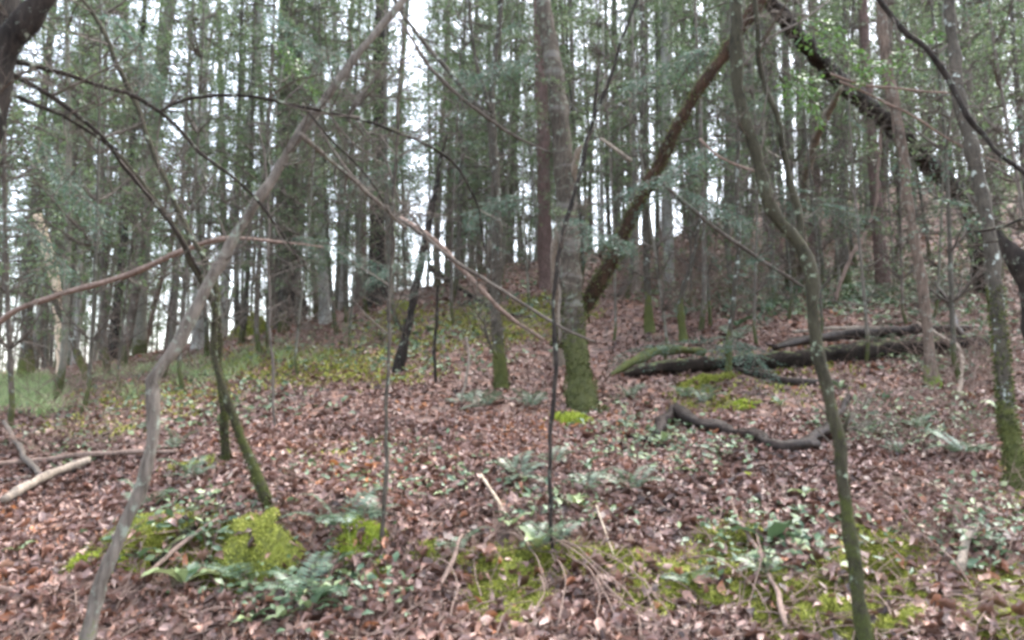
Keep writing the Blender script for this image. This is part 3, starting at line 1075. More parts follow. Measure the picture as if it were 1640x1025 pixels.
make_tree('thin_sapling', 'thin straight grey sapling rising from the bank left of centre', 'tree',
          [(612, 872, 7.0), (617, 780, 7.0), (620, 640, 6.2), (624, 500, 6.2), (628, 400, 5.5), (634, 250, 5.5), (642, 100, 4.7), (648, -20, 3.9)],
          'bark_slim', d_top=5.0, twigs=18, twig_len=.5, tw=(.35, 1), flare=False)
make_tree('thin_sapling', 'thin dark wavy sapling in front of the main mossy trunk', 'tree',
          [(886, 892, 6.5), (880, 800, 6.5), (881, 740, 6.5), (886, 640, 7.2), (890, 560, 7.9), (887, 480, 6.5), (893, 415, 7.2), (915, 330, 7.2), (935, 250, 7.2), (952, 190, 7.2), (980, 115, 5.8), (1018, 0, 5.1), (1030, -50, 4.3)],
          'bark_dark', d_top=5.2, branches=[[(951, 192, 6, 5.1), (955, 150, 5, 5.15), (958, 100, 3, 5.2)]], twigs=14, twig_len=.4, tw=(.4, 1), flare=False)
make_tree('curved_sapling', 'thick curved mossy sapling running the full height on the right', 'tree',
          [(1388, 1040, 22.0), (1366, 900, 20.2), (1355, 800, 19.4), (1345, 715, 17.6), (1326, 640, 18.5), (1305, 520, 19.4), (1296, 440, 21.1), (1280, 392, 21.1), (1238, 335, 21.1), (1213, 262, 20.2), (1192, 185, 19.4), (1178, 100, 21.1), (1180, 20, 21.1), (1190, -50, 19.4)],
          'bark_green', d_top=4.3, tufts=(3.4, 3500, .007), twigs=12, twig_len=.4, tw=(.55, 1), branches=[[(1283, 395, 14, 4.0), (1279, 330, 11, 4.05), (1255, 255, 10, 4.1), (1243, 180, 10, 4.1), (1220, 115, 9, 4.15), (1211, 50, 9, 4.15), (1208, -30, 9, 4.2)],
          [(1345, 722, 12, 3.9), (1352, 690, 8, 3.88), (1362, 662, 4, 3.85)]])
make_tree('corner_tree', 'very near dark forked tree cut off by the upper left corner', 'tree',
          [(-95, 720, 90, 3.4), (-80, 500, 80, 3.3), (-50, 300, 66, 3.3), (-22, 170, 58, 3.3), (8, 80, 48, 3.3), (45, 35, 40, 3.3), (85, -25, 34, 3.3), (120, -90, 28, 3.3)],
          'bark_dark', base='air', d0=3.4, sides=16,
          branches=[[(0, 90, 40, 3.3), (10, 40, 40, 3.35), (8, -10, 38, 3.4), (0, -80, 34, 3.5)],
                    [(10, 95, 9.6, 3.3), (45, 103, 8.0, 3.4), (100, 118, 8.0, 3.5), (160, 138, 7.2, 3.6), (205, 148, 7.2, 3.7), (258, 180, 7.2, 3.8), (320, 245, 5.6, 3.9), (390, 295, 4.8, 4.0), (440, 360, 4.0, 4.1), (480, 420, 2.4, 4.2)],
                    [(258, 178, 5.6, 3.8), (300, 158, 5.6, 3.85), (380, 152, 5.6, 3.9), (480, 170, 5.6, 4.0), (560, 188, 4.8, 4.1), (620, 205, 4.8, 4.2), (690, 235, 4.0, 4.3), (735, 275, 4.0, 4.4), (768, 335, 3.2, 4.5), (775, 400, 2.4, 4.6)],
                    [(5, 112, 9.6, 3.3), (50, 135, 8.0, 3.4), (110, 175, 7.2, 3.5), (165, 220, 7.2, 3.6), (215, 285, 6.4, 3.7), (262, 345, 5.6, 3.8), (300, 400, 4.8, 3.9), (322, 440, 4.0, 4.0)],
                    [(-5, 140, 8.0, 3.3), (50, 165, 6.4, 3.4), (100, 185, 5.6, 3.5), (145, 213, 4.8, 3.6), (190, 240, 4.0, 3.7)],
                    [(490, 175, 3.2, 4.0), (540, 235, 3.2, 4.1), (590, 285, 2.4, 4.2), (625, 340, 2.4, 4.3)]],
          twigs=18, twig_len=.5, branch_mat='bark_dark')

make_tree('main_trunk_tree', 'stout banded trunk with a green mossy foot at the centre right', 'tree',
          [(934, 655, 41.1), (928, 610, 38.4), (920, 540, 35.7), (915, 450, 34.8), (908, 350, 33.0), (900, 230, 32.2), (888, 120, 29.5), (872, 20, 26.8), (866, -60, 25.0)],
          'bark_main', d_top=9.6, sides=18, lump=.05, tufts=(1.4, 4500, .03), twigs=22, twig_len=1.1, tw=(.35, 1), step=.12, bough=40, bough_mat='foliage')
make_tree('pine_tree', 'straight reddish pine trunk just left behind the banded trunk', 'tree',
          [(876, 462, 24), (872, 350, 22), (869, 200, 20), (864, 60, 18), (862, -60, 17)], 'bark_red', d_top=17, sides=10, twigs=10, twig_len=1.2, tw=(.5, 1), step=.3, wob=.01)
make_tree('forked_tree', 'slim grey trunk forking high up, left of the main trunk', 'tree',
          [(803, 622, 20), (799, 560, 18), (793, 490, 18), (797, 410, 17), (795, 320, 16), (790, 230, 15), (787, 185, 15), (790, 120, 11), (800, 40, 9), (806, -40, 8)],
          'bark_mossy', d_top=10.2, sides=10, tufts=(.9, 1200, .025), step=.12,
          branches=[[(787, 188, 10, 10), (760, 165, 9, 10), (715, 110, 8, 10), (680, 70, 7, 10), (650, 30, 7, 10), (620, -20, 6, 10)], [(786, 180, 7, 10), (768, 120, 6, 10), (756, 60, 5, 10), (750, -20, 5, 10)],
                    [(797, 575, 5, 9.3), (780, 540, 4, 9.3), (776, 500, 3, 9.3)], [(783, 470, 6, 9.5), (782, 410, 7, 9.5), (784, 385, 8, 9.5)]], twigs=20, twig_len=.9, tw=(.3, 1), bough=16)
make_tree('leaning_tree', 'dark trunk leaning right, left of the forked trunk', 'tree',
          [(635, 600, 17), (650, 540, 14), (665, 465, 13), (680, 395, 12), (690, 340, 12), (697, 312, 9), (704, 262, 6), (716, 215, 3)],
          'bark_dark', d_top=11.5, sides=8, step=.12, branches=[[(650, 540, 5, 10.8), (630, 500, 4, 10.8), (608, 440, 3, 10.8)]], twigs=24, twig_len=.8, bough=14)
make_tree('dead_stick', 'short thin dead stem standing right of the dark leaning trunk', 'tree',
          [(698, 614, 5), (696, 560, 6), (700, 500, 5), (702, 455, 4)], 'bark_dark', twigs=5, twig_len=.3, sides=6, flare=False)
make_tree('rotten_leaning_tree', 'rusty rotten trunk leaning steeply right across the main trunk', 'tree',
          [(897, 556, 24.6), (906, 520, 21.3), (935, 492, 24.6), (962, 448, 24.6), (990, 395, 22.1), (1012, 345, 19.7), (1043, 287, 19.7), (1080, 212, 20.5), (1115, 150, 20.5), (1158, 90, 21.3), (1215, 5, 21.3), (1260, -60, 19.7)],
          'bark_rust', base='air', d0=9.5, d_top=8.4, sides=14, lump=.22, tufts=(5.5, 3500, .035), step=.09, twigs=14, twig_len=.6, flare=False, tw=(.3, .9), bough=16,
          branches=[[(996, 400, 12, 9.3), (978, 385, 8, 9.2), (962, 410, 5, 9.1)]])
make_tree('snag', 'split standing snag with pale torn top beside the main trunk', 'dead tree',
          [(897, 585, 22), (893, 520, 16), (890, 440, 15), (892, 385, 15), (905, 335, 13), (917, 290, 12), (927, 240, 9), (931, 232, 3)], 'dead_pale', d_top=8.8, sides=9, lump=.16, step=.08,
          branches=[[(899, 545, 12, 9.0), (898, 470, 9, 9.0), (896, 400, 8, 9.0)]])
make_tree('arched_tree', 'heavy black trunk arching from the top down to the right slope', 'tree',
          [(1578, 468, 28), (1567, 420, 25), (1560, 365, 25), (1548, 322, 26), (1515, 288, 27), (1470, 245, 30), (1415, 190, 28), (1350, 135, 28), (1295, 75, 28), (1245, 15, 26), (1190, -50, 24)],
          'bark_dark', d_top=8.5, sides=14, lump=.14, step=.12, twigs=16, twig_len=.9, tw=(.35, .95), wob=.012)
make_tree('snag', 'orange tinged broken branch snag crossing behind the arched black trunk', 'dead tree',
          [(1283, 460, 12), (1286, 380, 12), (1288, 310, 13), (1293, 270, 16), (1310, 215, 15), (1330, 175, 12), (1348, 140, 8)], 'dead_pale', d_top=10.5, sides=8, lump=.15, twigs=6, twig_len=.5, step=.12)
make_tree('orange_trunk_tree', 'slim orange tinged trunk rising from the thick end of the fallen log', 'tree',
          [(1494, 620, 22), (1488, 560, 16), (1480, 480, 17), (1470, 410, 16), (1457, 340, 15), (1445, 240, 16), (1432, 170, 18), (1418, 90, 18), (1412, 20, 16), (1408, -50, 15)],
          'bark_orange', d_top=9.3, sides=9, step=.12, twigs=14, twig_len=.8, tw=(.3, 1), bough=10)
make_tree('mossy_right_tree', 'pale lichen covered trunk with mossy foot near the right edge', 'tree',
          [(1632, 785, 28.2), (1618, 700, 23.5), (1606, 600, 21.1), (1598, 500, 20.4), (1588, 400, 19.6), (1570, 300, 20.4), (1552, 220, 21.9), (1538, 165, 20.4), (1528, 90, 17.2), (1520, 0, 15.7), (1515, -60, 14.1)],
          'bark_mossy', d_top=6.4, sides=12, tufts=(1.6, 4000, .025), step=.1, twigs=14, twig_len=.6, tw=(.2, 1), bough=12)
make_tree('drooping_limb_tree', 'dark limb slanting down through the upper right corner', 'branch',
          [(1395, -20, 9, 5.2), (1440, 42, 9, 5.2), (1485, 78, 9, 5.1), (1520, 130, 9, 5.1), (1548, 185, 9, 5.0), (1575, 215, 8, 5.0), (1605, 250, 7, 4.9), (1650, 285, 7, 4.8)],
          'bark_dark', base='air', d0=5.2, sides=8, twigs=14, twig_len=.6, tw=(.1, 1), flare=False)
make_tree('broken_stub', 'dark broken trunk entering from the right edge', 'dead tree',
          [(1668, 560, 46, 4.6), (1660, 480, 44, 4.6), (1640, 432, 38, 4.6), (1618, 405, 26, 4.6), (1606, 385, 16, 4.6), (1600, 368, 8, 4.6)],
          'bark_dark', base='air', d0=4.6, sides=12, lump=.15, twigs=4, twig_len=.4, flare=False, branches=[[(1560, 372, 4, 4.6), (1610, 362, 5, 4.6), (1650, 345, 5, 4.6)]])
make_tree('mossy_stub_tree', 'small trunk with a mossy foot behind the rusty leaning trunk', 'tree',
          [(1041, 532, 16), (1038, 480, 13), (1036, 430, 12), (1033, 350, 12), (1030, 250, 11), (1030, 120, 10), (1028, 0, 9)], 'bark_mossy', sides=8, twigs=16, twig_len=.8, step=.2)
make_tree('small_stub_tree', 'short dark bent stem right of the small mossy footed trunk', 'tree',
          [(1095, 545, 13), (1090, 500, 11), (1096, 455, 8), (1110, 415, 6), (1120, 350, 5)], 'bark_mossy', sides=7, twigs=14, twig_len=.7)
make_tree('small_stub_tree', 'slim stem behind the fallen log with green sprays at its foot', 'tree',
          [(1166, 602, 11), (1168, 540, 9), (1176, 470, 8), (1183, 380, 8), (1180, 280, 7), (1186, 150, 6), (1190, 20, 5)], 'bark_mossy', sides=7, twigs=20, twig_len=.8, bough=26, tw=(.05, .9), bough_leaf=.03, bough_len=.45)
make_tree('twin_thin_tree', 'left stem of a thin dark pair up the right slope', 'tree',
          [(1340, 450, 9), (1342, 380, 8), (1346, 300, 7), (1350, 180, 7), (1352, 60, 6), (1354, -40, 6)], 'bark_far', sides=7, twigs=16, twig_len=1.0, step=.25)
make_tree('twin_thin_tree', 'right stem of a thin dark pair up the right slope', 'tree',
          [(1356, 460, 14), (1352, 400, 12), (1348, 365, 10), (1352, 250, 8), (1362, 120, 7), (1368, -20, 6)], 'bark_far', sides=7, twigs=16, twig_len=1.0, step=.25)
make_tree('slim_tree', 'slim trunk with mossy foot between the dark pair and the orange tinged trunk', 'tree',
          [(1416, 462, 14), (1412, 400, 12), (1415, 300, 12), (1420, 180, 11), (1425, 40, 10), (1430, -40, 9)], 'bark_orange', sides=8, twigs=16, twig_len=1.0, step=.25, bough=12)
make_tree('broad_dark_tree', 'broad dark trunk on the crest left of the dark leaning trunk', 'tree',
          [(606, 490, 36), (604, 420, 28), (606, 300, 26), (608, 150, 24), (612, 0, 22), (613, -60, 21)], 'bark_dark', sides=12, twigs=22, twig_len=1.6, step=.3, bough=30, bough_mat='foliage', bough_leaf=.07, bough_len=.9)
make_tree('broad_dark_tree', 'broad dark trunk on the crest directly right of the moss covered stump', 'tree',
          [(470, 522, 40), (466, 430, 30), (464, 300, 27), (463, 150, 25), (462, 0, 23), (462, -60, 22)], 'bark_dark', sides=12, twigs=22, twig_len=1.6, step=.3, bough=30, bough_mat='foliage', bough_leaf=.07, bough_len=.9)
make_tree('slanting_dead_tree', 'thin dark trunk slanting down through the grass at far left', 'dead tree',
          [(143, 618, 12), (120, 555, 11), (98, 505, 9), (80, 465, 8), (66, 425, 7), (50, 370, 5)], 'bark_mossy', sides=7, twigs=12, twig_len=.7)
make_tree('snag', 'pale barkless broken trunk leaning at the far left', 'dead tree',
          [(98, 610, 10), (94, 520, 12), (88, 450, 17), (80, 415, 17), (70, 375, 16), (60, 345, 14)], 'cream', sides=8, lump=.15, twigs=5, twig_len=.4)
make_tree('far_left_tree', 'dark trunk at the left edge standing in the grass', 'tree',
          [(42, 612, 22), (44, 540, 17), (44, 460, 16), (52, 380, 15), (60, 260, 13), (75, 120, 12), (90, -30, 10)], 'bark_mossy', sides=9, twigs=26, twig_len=1.0, bough=30, bough_mat='foliage', step=.2, tw=(.1, 1), bough_leaf=.05, bough_len=.6)
make_tree('slant_dark_tree', 'slim black trunk leaning slightly right beyond the left grass', 'tree',
          [(178, 580, 16), (186, 500, 13), (194, 420, 12), (203, 340, 11), (212, 240, 10), (224, 100, 9), (236, -40, 8)], 'bark_dark', sides=8, twigs=22, twig_len=1.2, step=.3)
make_tree('reddish_leaning_tree', 'slim brown stem leaning right, behind the elbow of the grey sapling', 'tree',
          [(230, 565, 9), (240, 520, 8), (252, 470, 8), (270, 410, 7), (290, 320, 7), (318, 180, 6), (345, 20, 5)], 'bark_orange', sides=7, twigs=16, twig_len=.9, step=.25)
make_tree('pale_tree', 'tall pale birch like trunk at the upper left behind the branches', 'tree',
          [(318, 560, 20), (320, 450, 18), (322, 300, 17), (325, 150, 16), (327, 0, 15), (328, -60, 14)], 'bark_birch', sides=9, twigs=16, twig_len=1.3, step=.3, tw=(.4, 1), bough=10, bough_mat='foliage', bough_leaf=.06, bough_len=.7)
make_tree('pale_tree', 'pale trunk rising at the top behind the upper end of the leaning sapling', 'tree',
          [(520, 520, 17), (516, 400, 16), (512, 250, 14), (508, 100, 14), (504, 0, 13), (502, -60, 12)], 'bark_birch', sides=9, twigs=16, twig_len=1.3, step=.3, tw=(.4, 1))
make_tree('pale_tree', 'leaning pale mottled trunk left of the upper part of the leaning sapling', 'tree',
          [(352, 545, 14), (362, 440, 13), (378, 300, 12), (398, 190, 12), (412, 80, 11), (424, -40, 10)], 'bark_birch', sides=8, twigs=16, twig_len=1.0, step=.3)
make_tree('pale_tree', 'pale trunk with dark knots at the top between main trunk and rusty trunk', 'tree',
          [(1072, 455, 17), (1070, 350, 16), (1067, 220, 15), (1066, 100, 15), (1065, 0, 14), (1064, -60, 13)], 'bark_birch', sides=9, twigs=14, twig_len=1.0, step=.3)
make_tree('snag', 'pale reddish snag with a splintered top, far behind the rusty trunk', 'dead tree',
          [(1018, 470, 13), (1017, 380, 12), (1015, 260, 12), (1012, 190, 10), (1009, 148, 5)], 'dead_pale', sides=7, lump=.12, step=.3)

# ---------------------------------------------------------------- fallen wood
def log(name, label, cat, px, mat, sink=.25, lump=.12, sides=12, ends=None, step=.06, group=None, lift=0.0, twigs=0, branches=(), wob=.008):
    """lies on the ground: px = (u, v, width_px); the centre sits above the ground by its radius"""
    pl = []
    for q in px:
        g = G(q[0], q[1] + q[2] * .4)
        r = pxr(q[2], g.y)
        pl.append((Vector((g.x, g.y, g.z + r * (1 - sink) + (q[3] if len(q) > 3 else lift))), r))
    s = wobble(spline(pl, step), wob)
    o = pl[0][0].copy()
    root = empty(name, o, label, cat, group)
    mb = MB()
    mb.tube([a for a, _ in s], [r for _, r in s], sides, lump)
    mb.build('stem', M[mat], root, o)
    if twigs:
        m = MB()
        sprout(m, s, twigs, .35, .004, .1, 1, 1, .5)
        t = m.build('twigs', M['twig'], root, o)
        t['kind'] = 'stuff'
    return root

log('fallen_log', 'long rotten black log lying across the right slope', 'log',
    [(1000, 602, 12.0), (1030, 596, 20.6), (1070, 590, 23.2), (1110, 588, 20.6), (1170, 585, 21.5), (1220, 582, 24.1), (1290, 577, 26.7), (1350, 569, 29.2), (1420, 563, 27.5), (1480, 557, 27.5), (1540, 553, 24.1), (1590, 549, 20.6)], 'bark_log', lump=.3, sides=16, twigs=26, sink=.1, step=.045)
log('fallen_log', 'mossy bark slab arched over the left end of the rotten log', 'log',
    [(978, 604, 6, .02), (1000, 594, 12, .05), (1040, 582, 15, .12), (1080, 576, 14, .14), (1130, 577, 10, .10)], 'bark_mossy', lump=.25, sides=9)
log('fallen_log', 'split slab of the rotten log lying along its upper right side', 'log',
    [(1240, 572, 10), (1300, 558, 15), (1350, 550, 18), (1420, 545, 17), (1480, 541, 14), (1560, 540, 9)], 'bark_black', lump=.3, sides=9, lift=.12, twigs=10)
log('fallen_branch', 'forked black limb sticking out of the right end of the rotten log', 'branch',
    [(1600, 566, 9), (1560, 560, 11, .08), (1535, 548, 10, .18), (1522, 520, 7, .34), (1500, 500, 5, .5)], 'bark_black', lump=.2, sides=8, twigs=6)
log('fallen_branch', 'pale crooked root stem propped against the right end of the rotten log', 'branch',
    [(1535, 640, 8), (1540, 610, 8, .05), (1538, 580, 7, .15), (1500, 560, 6, .22), (1470, 545, 4, .25)], 'dead_pale', lump=.1, sides=7, twigs=8)
log('fallen_branch', 'dark bent branch just below the middle of the rotten log', 'branch',
    [(1178, 592, 8), (1215, 602, 12), (1260, 610, 13), (1300, 613, 14), (1342, 612, 8)], 'bark_black', lump=.15, sides=9)
log('curved_log', 'twisting dark log curving up at its right end, below the rotten log', 'log',
    [(1052, 700, 12, 0), (1064, 686, 20, .02), (1078, 671, 24, .04), (1098, 675, 23, .03), (1125, 685, 20), (1165, 693, 18), (1205, 702, 19), (1245, 716, 20), (1285, 718, 21), (1315, 704, 17, .04), (1338, 690, 12, .10), (1360, 668, 6, .2)], 'bark_black', lump=.38, sides=13, sink=-.1, step=.03, twigs=12, wob=.02)
log('fallen_branch', 'short mossy dark branch left of the twisting log', 'branch',
    [(976, 690, 10), (1005, 698, 11), (1035, 705, 15), (1062, 716, 12)], 'bark_log', lump=.17, sides=9)
log('fallen_branch', 'mossy twig lying in the litter right of the thin grey sapling', 'branch',
    [(585, 708, 6), (620, 700, 7), (660, 690, 6)], 'bark_mossy', sides=7)
log('fallen_stick', 'thick pale stick lying at the left edge', 'stick',
    [(6, 812, 14), (50, 785, 14), (100, 762, 13), (142, 746, 11)], 'dead_pale', lift=.05, sides=9, lump=.06)
log('fallen_stick', 'long thin grey stick lying behind the thick pale stick', 'stick',
    [(-20, 752, 10), (60, 745, 9), (130, 737, 9), (200, 733, 8), (285, 730, 6)], 'twig_pink', lift=.04, sides=7)
log('fallen_stick', 'dark stick slanting behind the thick pale stick', 'stick',
    [(5, 700, 7, .15), (30, 735, 9, .1), (60, 768, 10, .04)], 'twig', lift=.04, sides=7)
log('fallen_stick', 'grey stick on the ground at the left edge among brushwood', 'stick',
    [(-10, 776, 8), (60, 768, 8), (130, 755, 6)], 'twig', lift=.02, sides=7)
log('bank_root', 'charred root lying down the left bank beside the moss', 'root',
    [(245, 912, 14), (275, 880, 18), (305, 850, 14), (340, 822, 10)], 'bark_log', lump=.2, sides=9)
log('fallen_stick', 'thin pale stick leaning over the left bank below the charred root', 'stick',
    [(235, 935, 7, .05), (290, 890, 7, .06), (350, 845, 5, .05)], 'twig_pink', sides=7)
log('peeled_stake', 'cream peeled stake lying on the litter left of the thin dark sapling', 'stick',
    [(770, 781, 4, .08), (790, 805, 5.5, .05), (812, 835, 5.5, .03), (832, 858, 5, .01), (852, 880, 4, .0)], 'dead_cream', sides=8, lump=.04, wob=.001)
log('peeled_stake', 'white splinter stuck in the litter right of the thin dark sapling', 'stick',
    [(955, 836, 2.2, .10), (968, 862, 2.6, .05), (984, 898, 2.4, .01)], 'dead_cream', sides=6, lump=.04, wob=.001)
log('fallen_stick', 'grey stick leaning on the bank face left of centre', 'stick',
    [(700, 955, 7, .02), (718, 925, 7, .05), (742, 880, 6, .09)], 'twig_pink', sides=7)
log('bank_root', 'thick reddish root hanging over the lower right bank', 'root',
    [(1540, 925, 14, .03), (1548, 885, 14, .03), (1560, 855, 13, .02), (1565, 815, 11, .01)], 'dead_pale', sides=9, lump=.15)
log('bank_root', 'dark arching root on the bank near the right curved sapling', 'root',
    [(1260, 1020, 8, .04), (1240, 960, 8, .06), (1215, 900, 8, .05), (1185, 850, 7, .05), (1165, 790, 5, .03)], 'twig_pink', sides=7)
log('fallen_branch', 'fallen bough among ferns up the right slope', 'branch',
    [(1180, 425, 10, .1), (1260, 420, 10, .2), (1330, 400, 9, .3), (1390, 375, 8, .4)], 'bark_log', sides=8, lump=.15, step=.2)
log('fallen_branch', 'grey fallen bough on the crest left of the forked trunk', 'branch',
    [(690, 440, 12, .2), (740, 470, 9, .1), (800, 500, 8), (860, 510, 6)], 'bark_log', sides=8, lump=.2, step=.2)
log('fallen_stick', 'bright stick lying by the rotten log on the right', 'stick',
    [(1270, 545, 6), (1340, 540, 6), (1420, 538, 5)], 'dead_pale', sides=6, lift=.12)

def hung(name, label, px, mat='twig', twigs=6, cat='branch', sides=7, tl=.4, **k):
    return make_tree(name, label, cat, px, mat, base='air', d0=px[0][3], sides=sides, twigs=twigs, twig_len=tl, tw=(.1, 1), flare=False, **k)

hung('hanging_branch', 'long pale branch stretched level across the left trunks',
     [(-10, 522, 9, 6.8), (40, 490, 9, 6.7), (120, 465, 9, 6.6), (210, 438, 10, 6.5), (285, 405, 9, 6.4), (340, 385, 8, 6.3), (400, 383, 6, 6.3), (455, 388, 4, 6.3), (520, 396, 2, 6.3)], 'twig_pink')
hung('hanging_branch', 'thin dead branch slanting down to the main trunk from upper left',
     [(485, 165, 3, 6.5), (530, 235, 4, 6.6), (590, 310, 5, 6.7), (660, 365, 6, 6.8), (740, 425, 6, 6.9), (820, 475, 6, 7), (900, 525, 5, 7.1), (955, 548, 3, 7.1)], 'twig', twigs=12)
hung('hanging_branch', 'broken reddish branch with torn pale end beneath the thin slanting one',
     [(640, 350, 9, 7.2), (690, 380, 8, 7.2), (735, 425, 8, 7.3), (780, 475, 7, 7.4), (820, 510, 6, 7.5), (870, 545, 5, 7.6)], 'twig_pink', twigs=8)
hung('hanging_branch', 'bent branch slanting from the top to the fork of the slim grey trunk',
     [(640, 30, 4, 8.5), (680, 95, 6, 8.5), (720, 140, 6, 8.6), (780, 188, 6, 8.8), (820, 215, 5, 9.0), (880, 245, 4, 9.2)], 'twig', twigs=8)
hung('hanging_branch', 'dead branch slanting down behind the brushwood to the right curved sapling',
     [(1058, 290, 6, 9), (1120, 345, 7, 9.2), (1180, 390, 7, 9.4), (1240, 430, 6, 9.6), (1288, 460, 5, 9.8)], 'twig', twigs=26, tl=.7)
hung('hanging_branch', 'bleached stub branch sticking out left of the rusty trunk',
     [(962, 222, 5, 9.5), (985, 238, 6, 9.5), (1010, 258, 6, 9.5)], 'dead_pale', twigs=2)
hung('hanging_branch', 'drooping twig arching over the right curved sapling',
     [(1120, 222, 4, 4.6), (1150, 250, 4, 4.6), (1185, 266, 4, 4.6), (1215, 275, 4, 4.5)], 'twig_pink', twigs=2)
hung('hanging_branch', 'pale curved twig under the arched black trunk',
     [(1330, 118, 4, 7.5), (1380, 135, 4, 7.5), (1450, 143, 4, 7.6), (1530, 150, 3, 7.8)], 'twig_pink', twigs=5)
hung('hanging_branch', 'thin twig fanning from the arched black trunk to the right edge',
     [(1345, 130, 4, 7.5), (1400, 155, 4, 7.5), (1460, 185, 4, 7.6), (1560, 245, 3, 7.8), (1640, 270, 2, 7.8)], 'twig_pink', twigs=6)
hung('hanging_branch', 'forked twig reaching up from the right curved sapling to the top',
     [(1188, 108, 4, 4.7), (1235, 60, 4, 4.7), (1290, 30, 4, 4.8), (1330, 0, 3, 4.9)], 'twig', twigs=6)
hung('hanging_branch', 'thin twig hanging over the open slope above the thin grey sapling',
     [(570, 190, 3, 5.5), (620, 260, 3, 5.5), (640, 320, 4, 5.5), (700, 400, 3, 5.5)], 'twig', twigs=10)
hung('bent_stem', 'leaning pale stem crossing up the right slope to the curved sapling',
     [(1338, 480, 6, 12), (1350, 440, 6, 12), (1375, 390, 6, 12), (1400, 340, 5, 12), (1408, 250, 5, 12), (1412, 180, 4, 12)], 'twig_pink', twigs=6)
make_tree('bent_stem', 'pale bent leafless stem on the open slope left of the forked trunk', 'stick',
          [(738, 640, 5), (748, 600, 5), (752, 570, 5), (745, 538, 3)], 'dead_pale', flare=False, sides=6)
make_tree('bent_stem', 'wispy thin stem on the slope left of the thin grey sapling', 'tree',
          [(440, 690, 4), (437, 600, 5), (432, 500, 4), (430, 420, 4), (428, 300, 3), (415, 200, 3)], 'twig', flare=False, sides=6, twigs=16, twig_len=.6)

def evergreen_bough(label, px, leaf=.028, mat='foliage_near', n=9, L=.42, name='evergreen_bough'):
    pl = [(P(q[0], q[1], q[2]), .008) for q in px]
    st = wobble(spline(pl, .08), .008)
    o = pl[0][0].copy()
    root = empty(name, o, label, 'bough', None)
    mb = MB()
    mb.tube([a for a, _ in st], [r * (1 - .6 * i / len(st)) for i, (_, r) in enumerate(st)], 5)
    m4 = MB()
    for j in range(n):
        i = int((j + .5) / n * (len(st) - 1))
        i = max(1, i)
        tan = (st[i][0] - st[i - 1][0]).normalized()
        for sgn in (-1, 1):
            sd = (tan * .6 + tan.cross(Vector((0, 0, 1))) * sgn + rv() * .35 + Vector((0, 0, -.25))).normalized()
            q = st[i][0]
            mb.tube([q, q + sd * L * .5, q + sd * L + Vector((0, 0, -.06))], [.004, .003, .001], 3, cap=False)
            spray(m4, q, sd, L * rng.uniform(.7, 1.2), leaf=leaf)
    mb.build('branch', M['twig'], root, o)
    t = m4.build('foliage', M[mat], root, o, smooth=False, attr=True)
    t['kind'] = 'stuff'

BO = [
    ('low feathery evergreen bough over the left end of the rotten log', [(1180, 560, 9.6), (1110, 548, 9.2), (1030, 556, 9.0), (985, 570, 8.9)]),
    ('feathery evergreen bough drooping over the middle of the rotten log', [(1166, 540, 9.6), (1200, 565, 9.2), (1225, 592, 9.0)]),
    ('feathery bough behind the hanging branches, above the moss covered stump', [(470, 378, 9.5), (550, 398, 9.5), (628, 432, 9.4)]),
    ('feathery bough just left of the banded trunk', [(850, 318, 8.6), (800, 325, 8.6), (755, 345, 8.6)]),
    ('feathery bough between banded trunk and rusty leaning trunk', [(905, 345, 8.4), (950, 372, 8.2), (1000, 385, 8.1)]),
    ('feathery bough hanging in front of the rusty leaning trunk', [(1150, 225, 7.8), (1090, 265, 7.7), (1020, 300, 7.6)]),
    ('feathery bough right of the rusty leaning trunk', [(1080, 300, 8.4), (1130, 320, 8.4), (1190, 350, 8.3)]),
    ('feathery bough right of the bend of the curved sapling', [(1230, 300, 8.6), (1300, 320, 8.6), (1370, 345, 8.6)]),
    ('feathery bough beneath the bent branch above centre', [(700, 215, 9), (640, 250, 9), (575, 300, 9)]),
    ('feathery bough above the level pale branch at the left', [(60, 220, 7.5), (120, 300, 7.5), (170, 350, 7.5)]),
    ('feathery bough hanging at the top left between the branches', [(170, 20, 6.8), (215, 70, 6.8), (250, 130, 6.8)]),
    ('feathery bough at the top behind the leaning sapling', [(420, 10, 7.5), (480, 60, 7.5), (540, 90, 7.5)]),
    ('feathery bough at the top left of the banded trunk', [(860, 80, 8.5), (800, 110, 8.5), (740, 120, 8.5)]),
    ('feathery bough at the top between banded and rusty trunks', [(1150, 60, 8), (1080, 100, 8), (1010, 130, 8)]),
    ('feathery bough low over the slope left of the forked trunk', [(700, 400, 10), (650, 420, 10), (600, 450, 10)]),
    ('feathery bough at the left edge under the lowest branch', [(0, 330, 8), (60, 380, 8), (110, 430, 8)]),
]
for lb, px in BO:
    evergreen_bough(lb, px)
HO = [('bright glossy leaved bough above the arched black trunk', [(1270, 30, 7.2), (1330, 60, 7.2), (1390, 100, 7.2)]),
      ('bright glossy leaved bough below the arched black trunk', [(1250, 110, 7.6), (1290, 140, 7.6), (1300, 170, 7.6)]),
      ('bright glossy leaves hanging by the mossy clump at the upper right', [(1500, 40, 7.0), (1450, 80, 7.0), (1390, 110, 7.0)]),
      ('bright green leaves behind the upper leaning sapling', [(440, 60, 8), (470, 90, 8), (490, 130, 8)])]
for lb, px in HO:
    evergreen_bough(lb, px, leaf=.055, mat='holly', n=5, L=.3, name='leafy_bough')

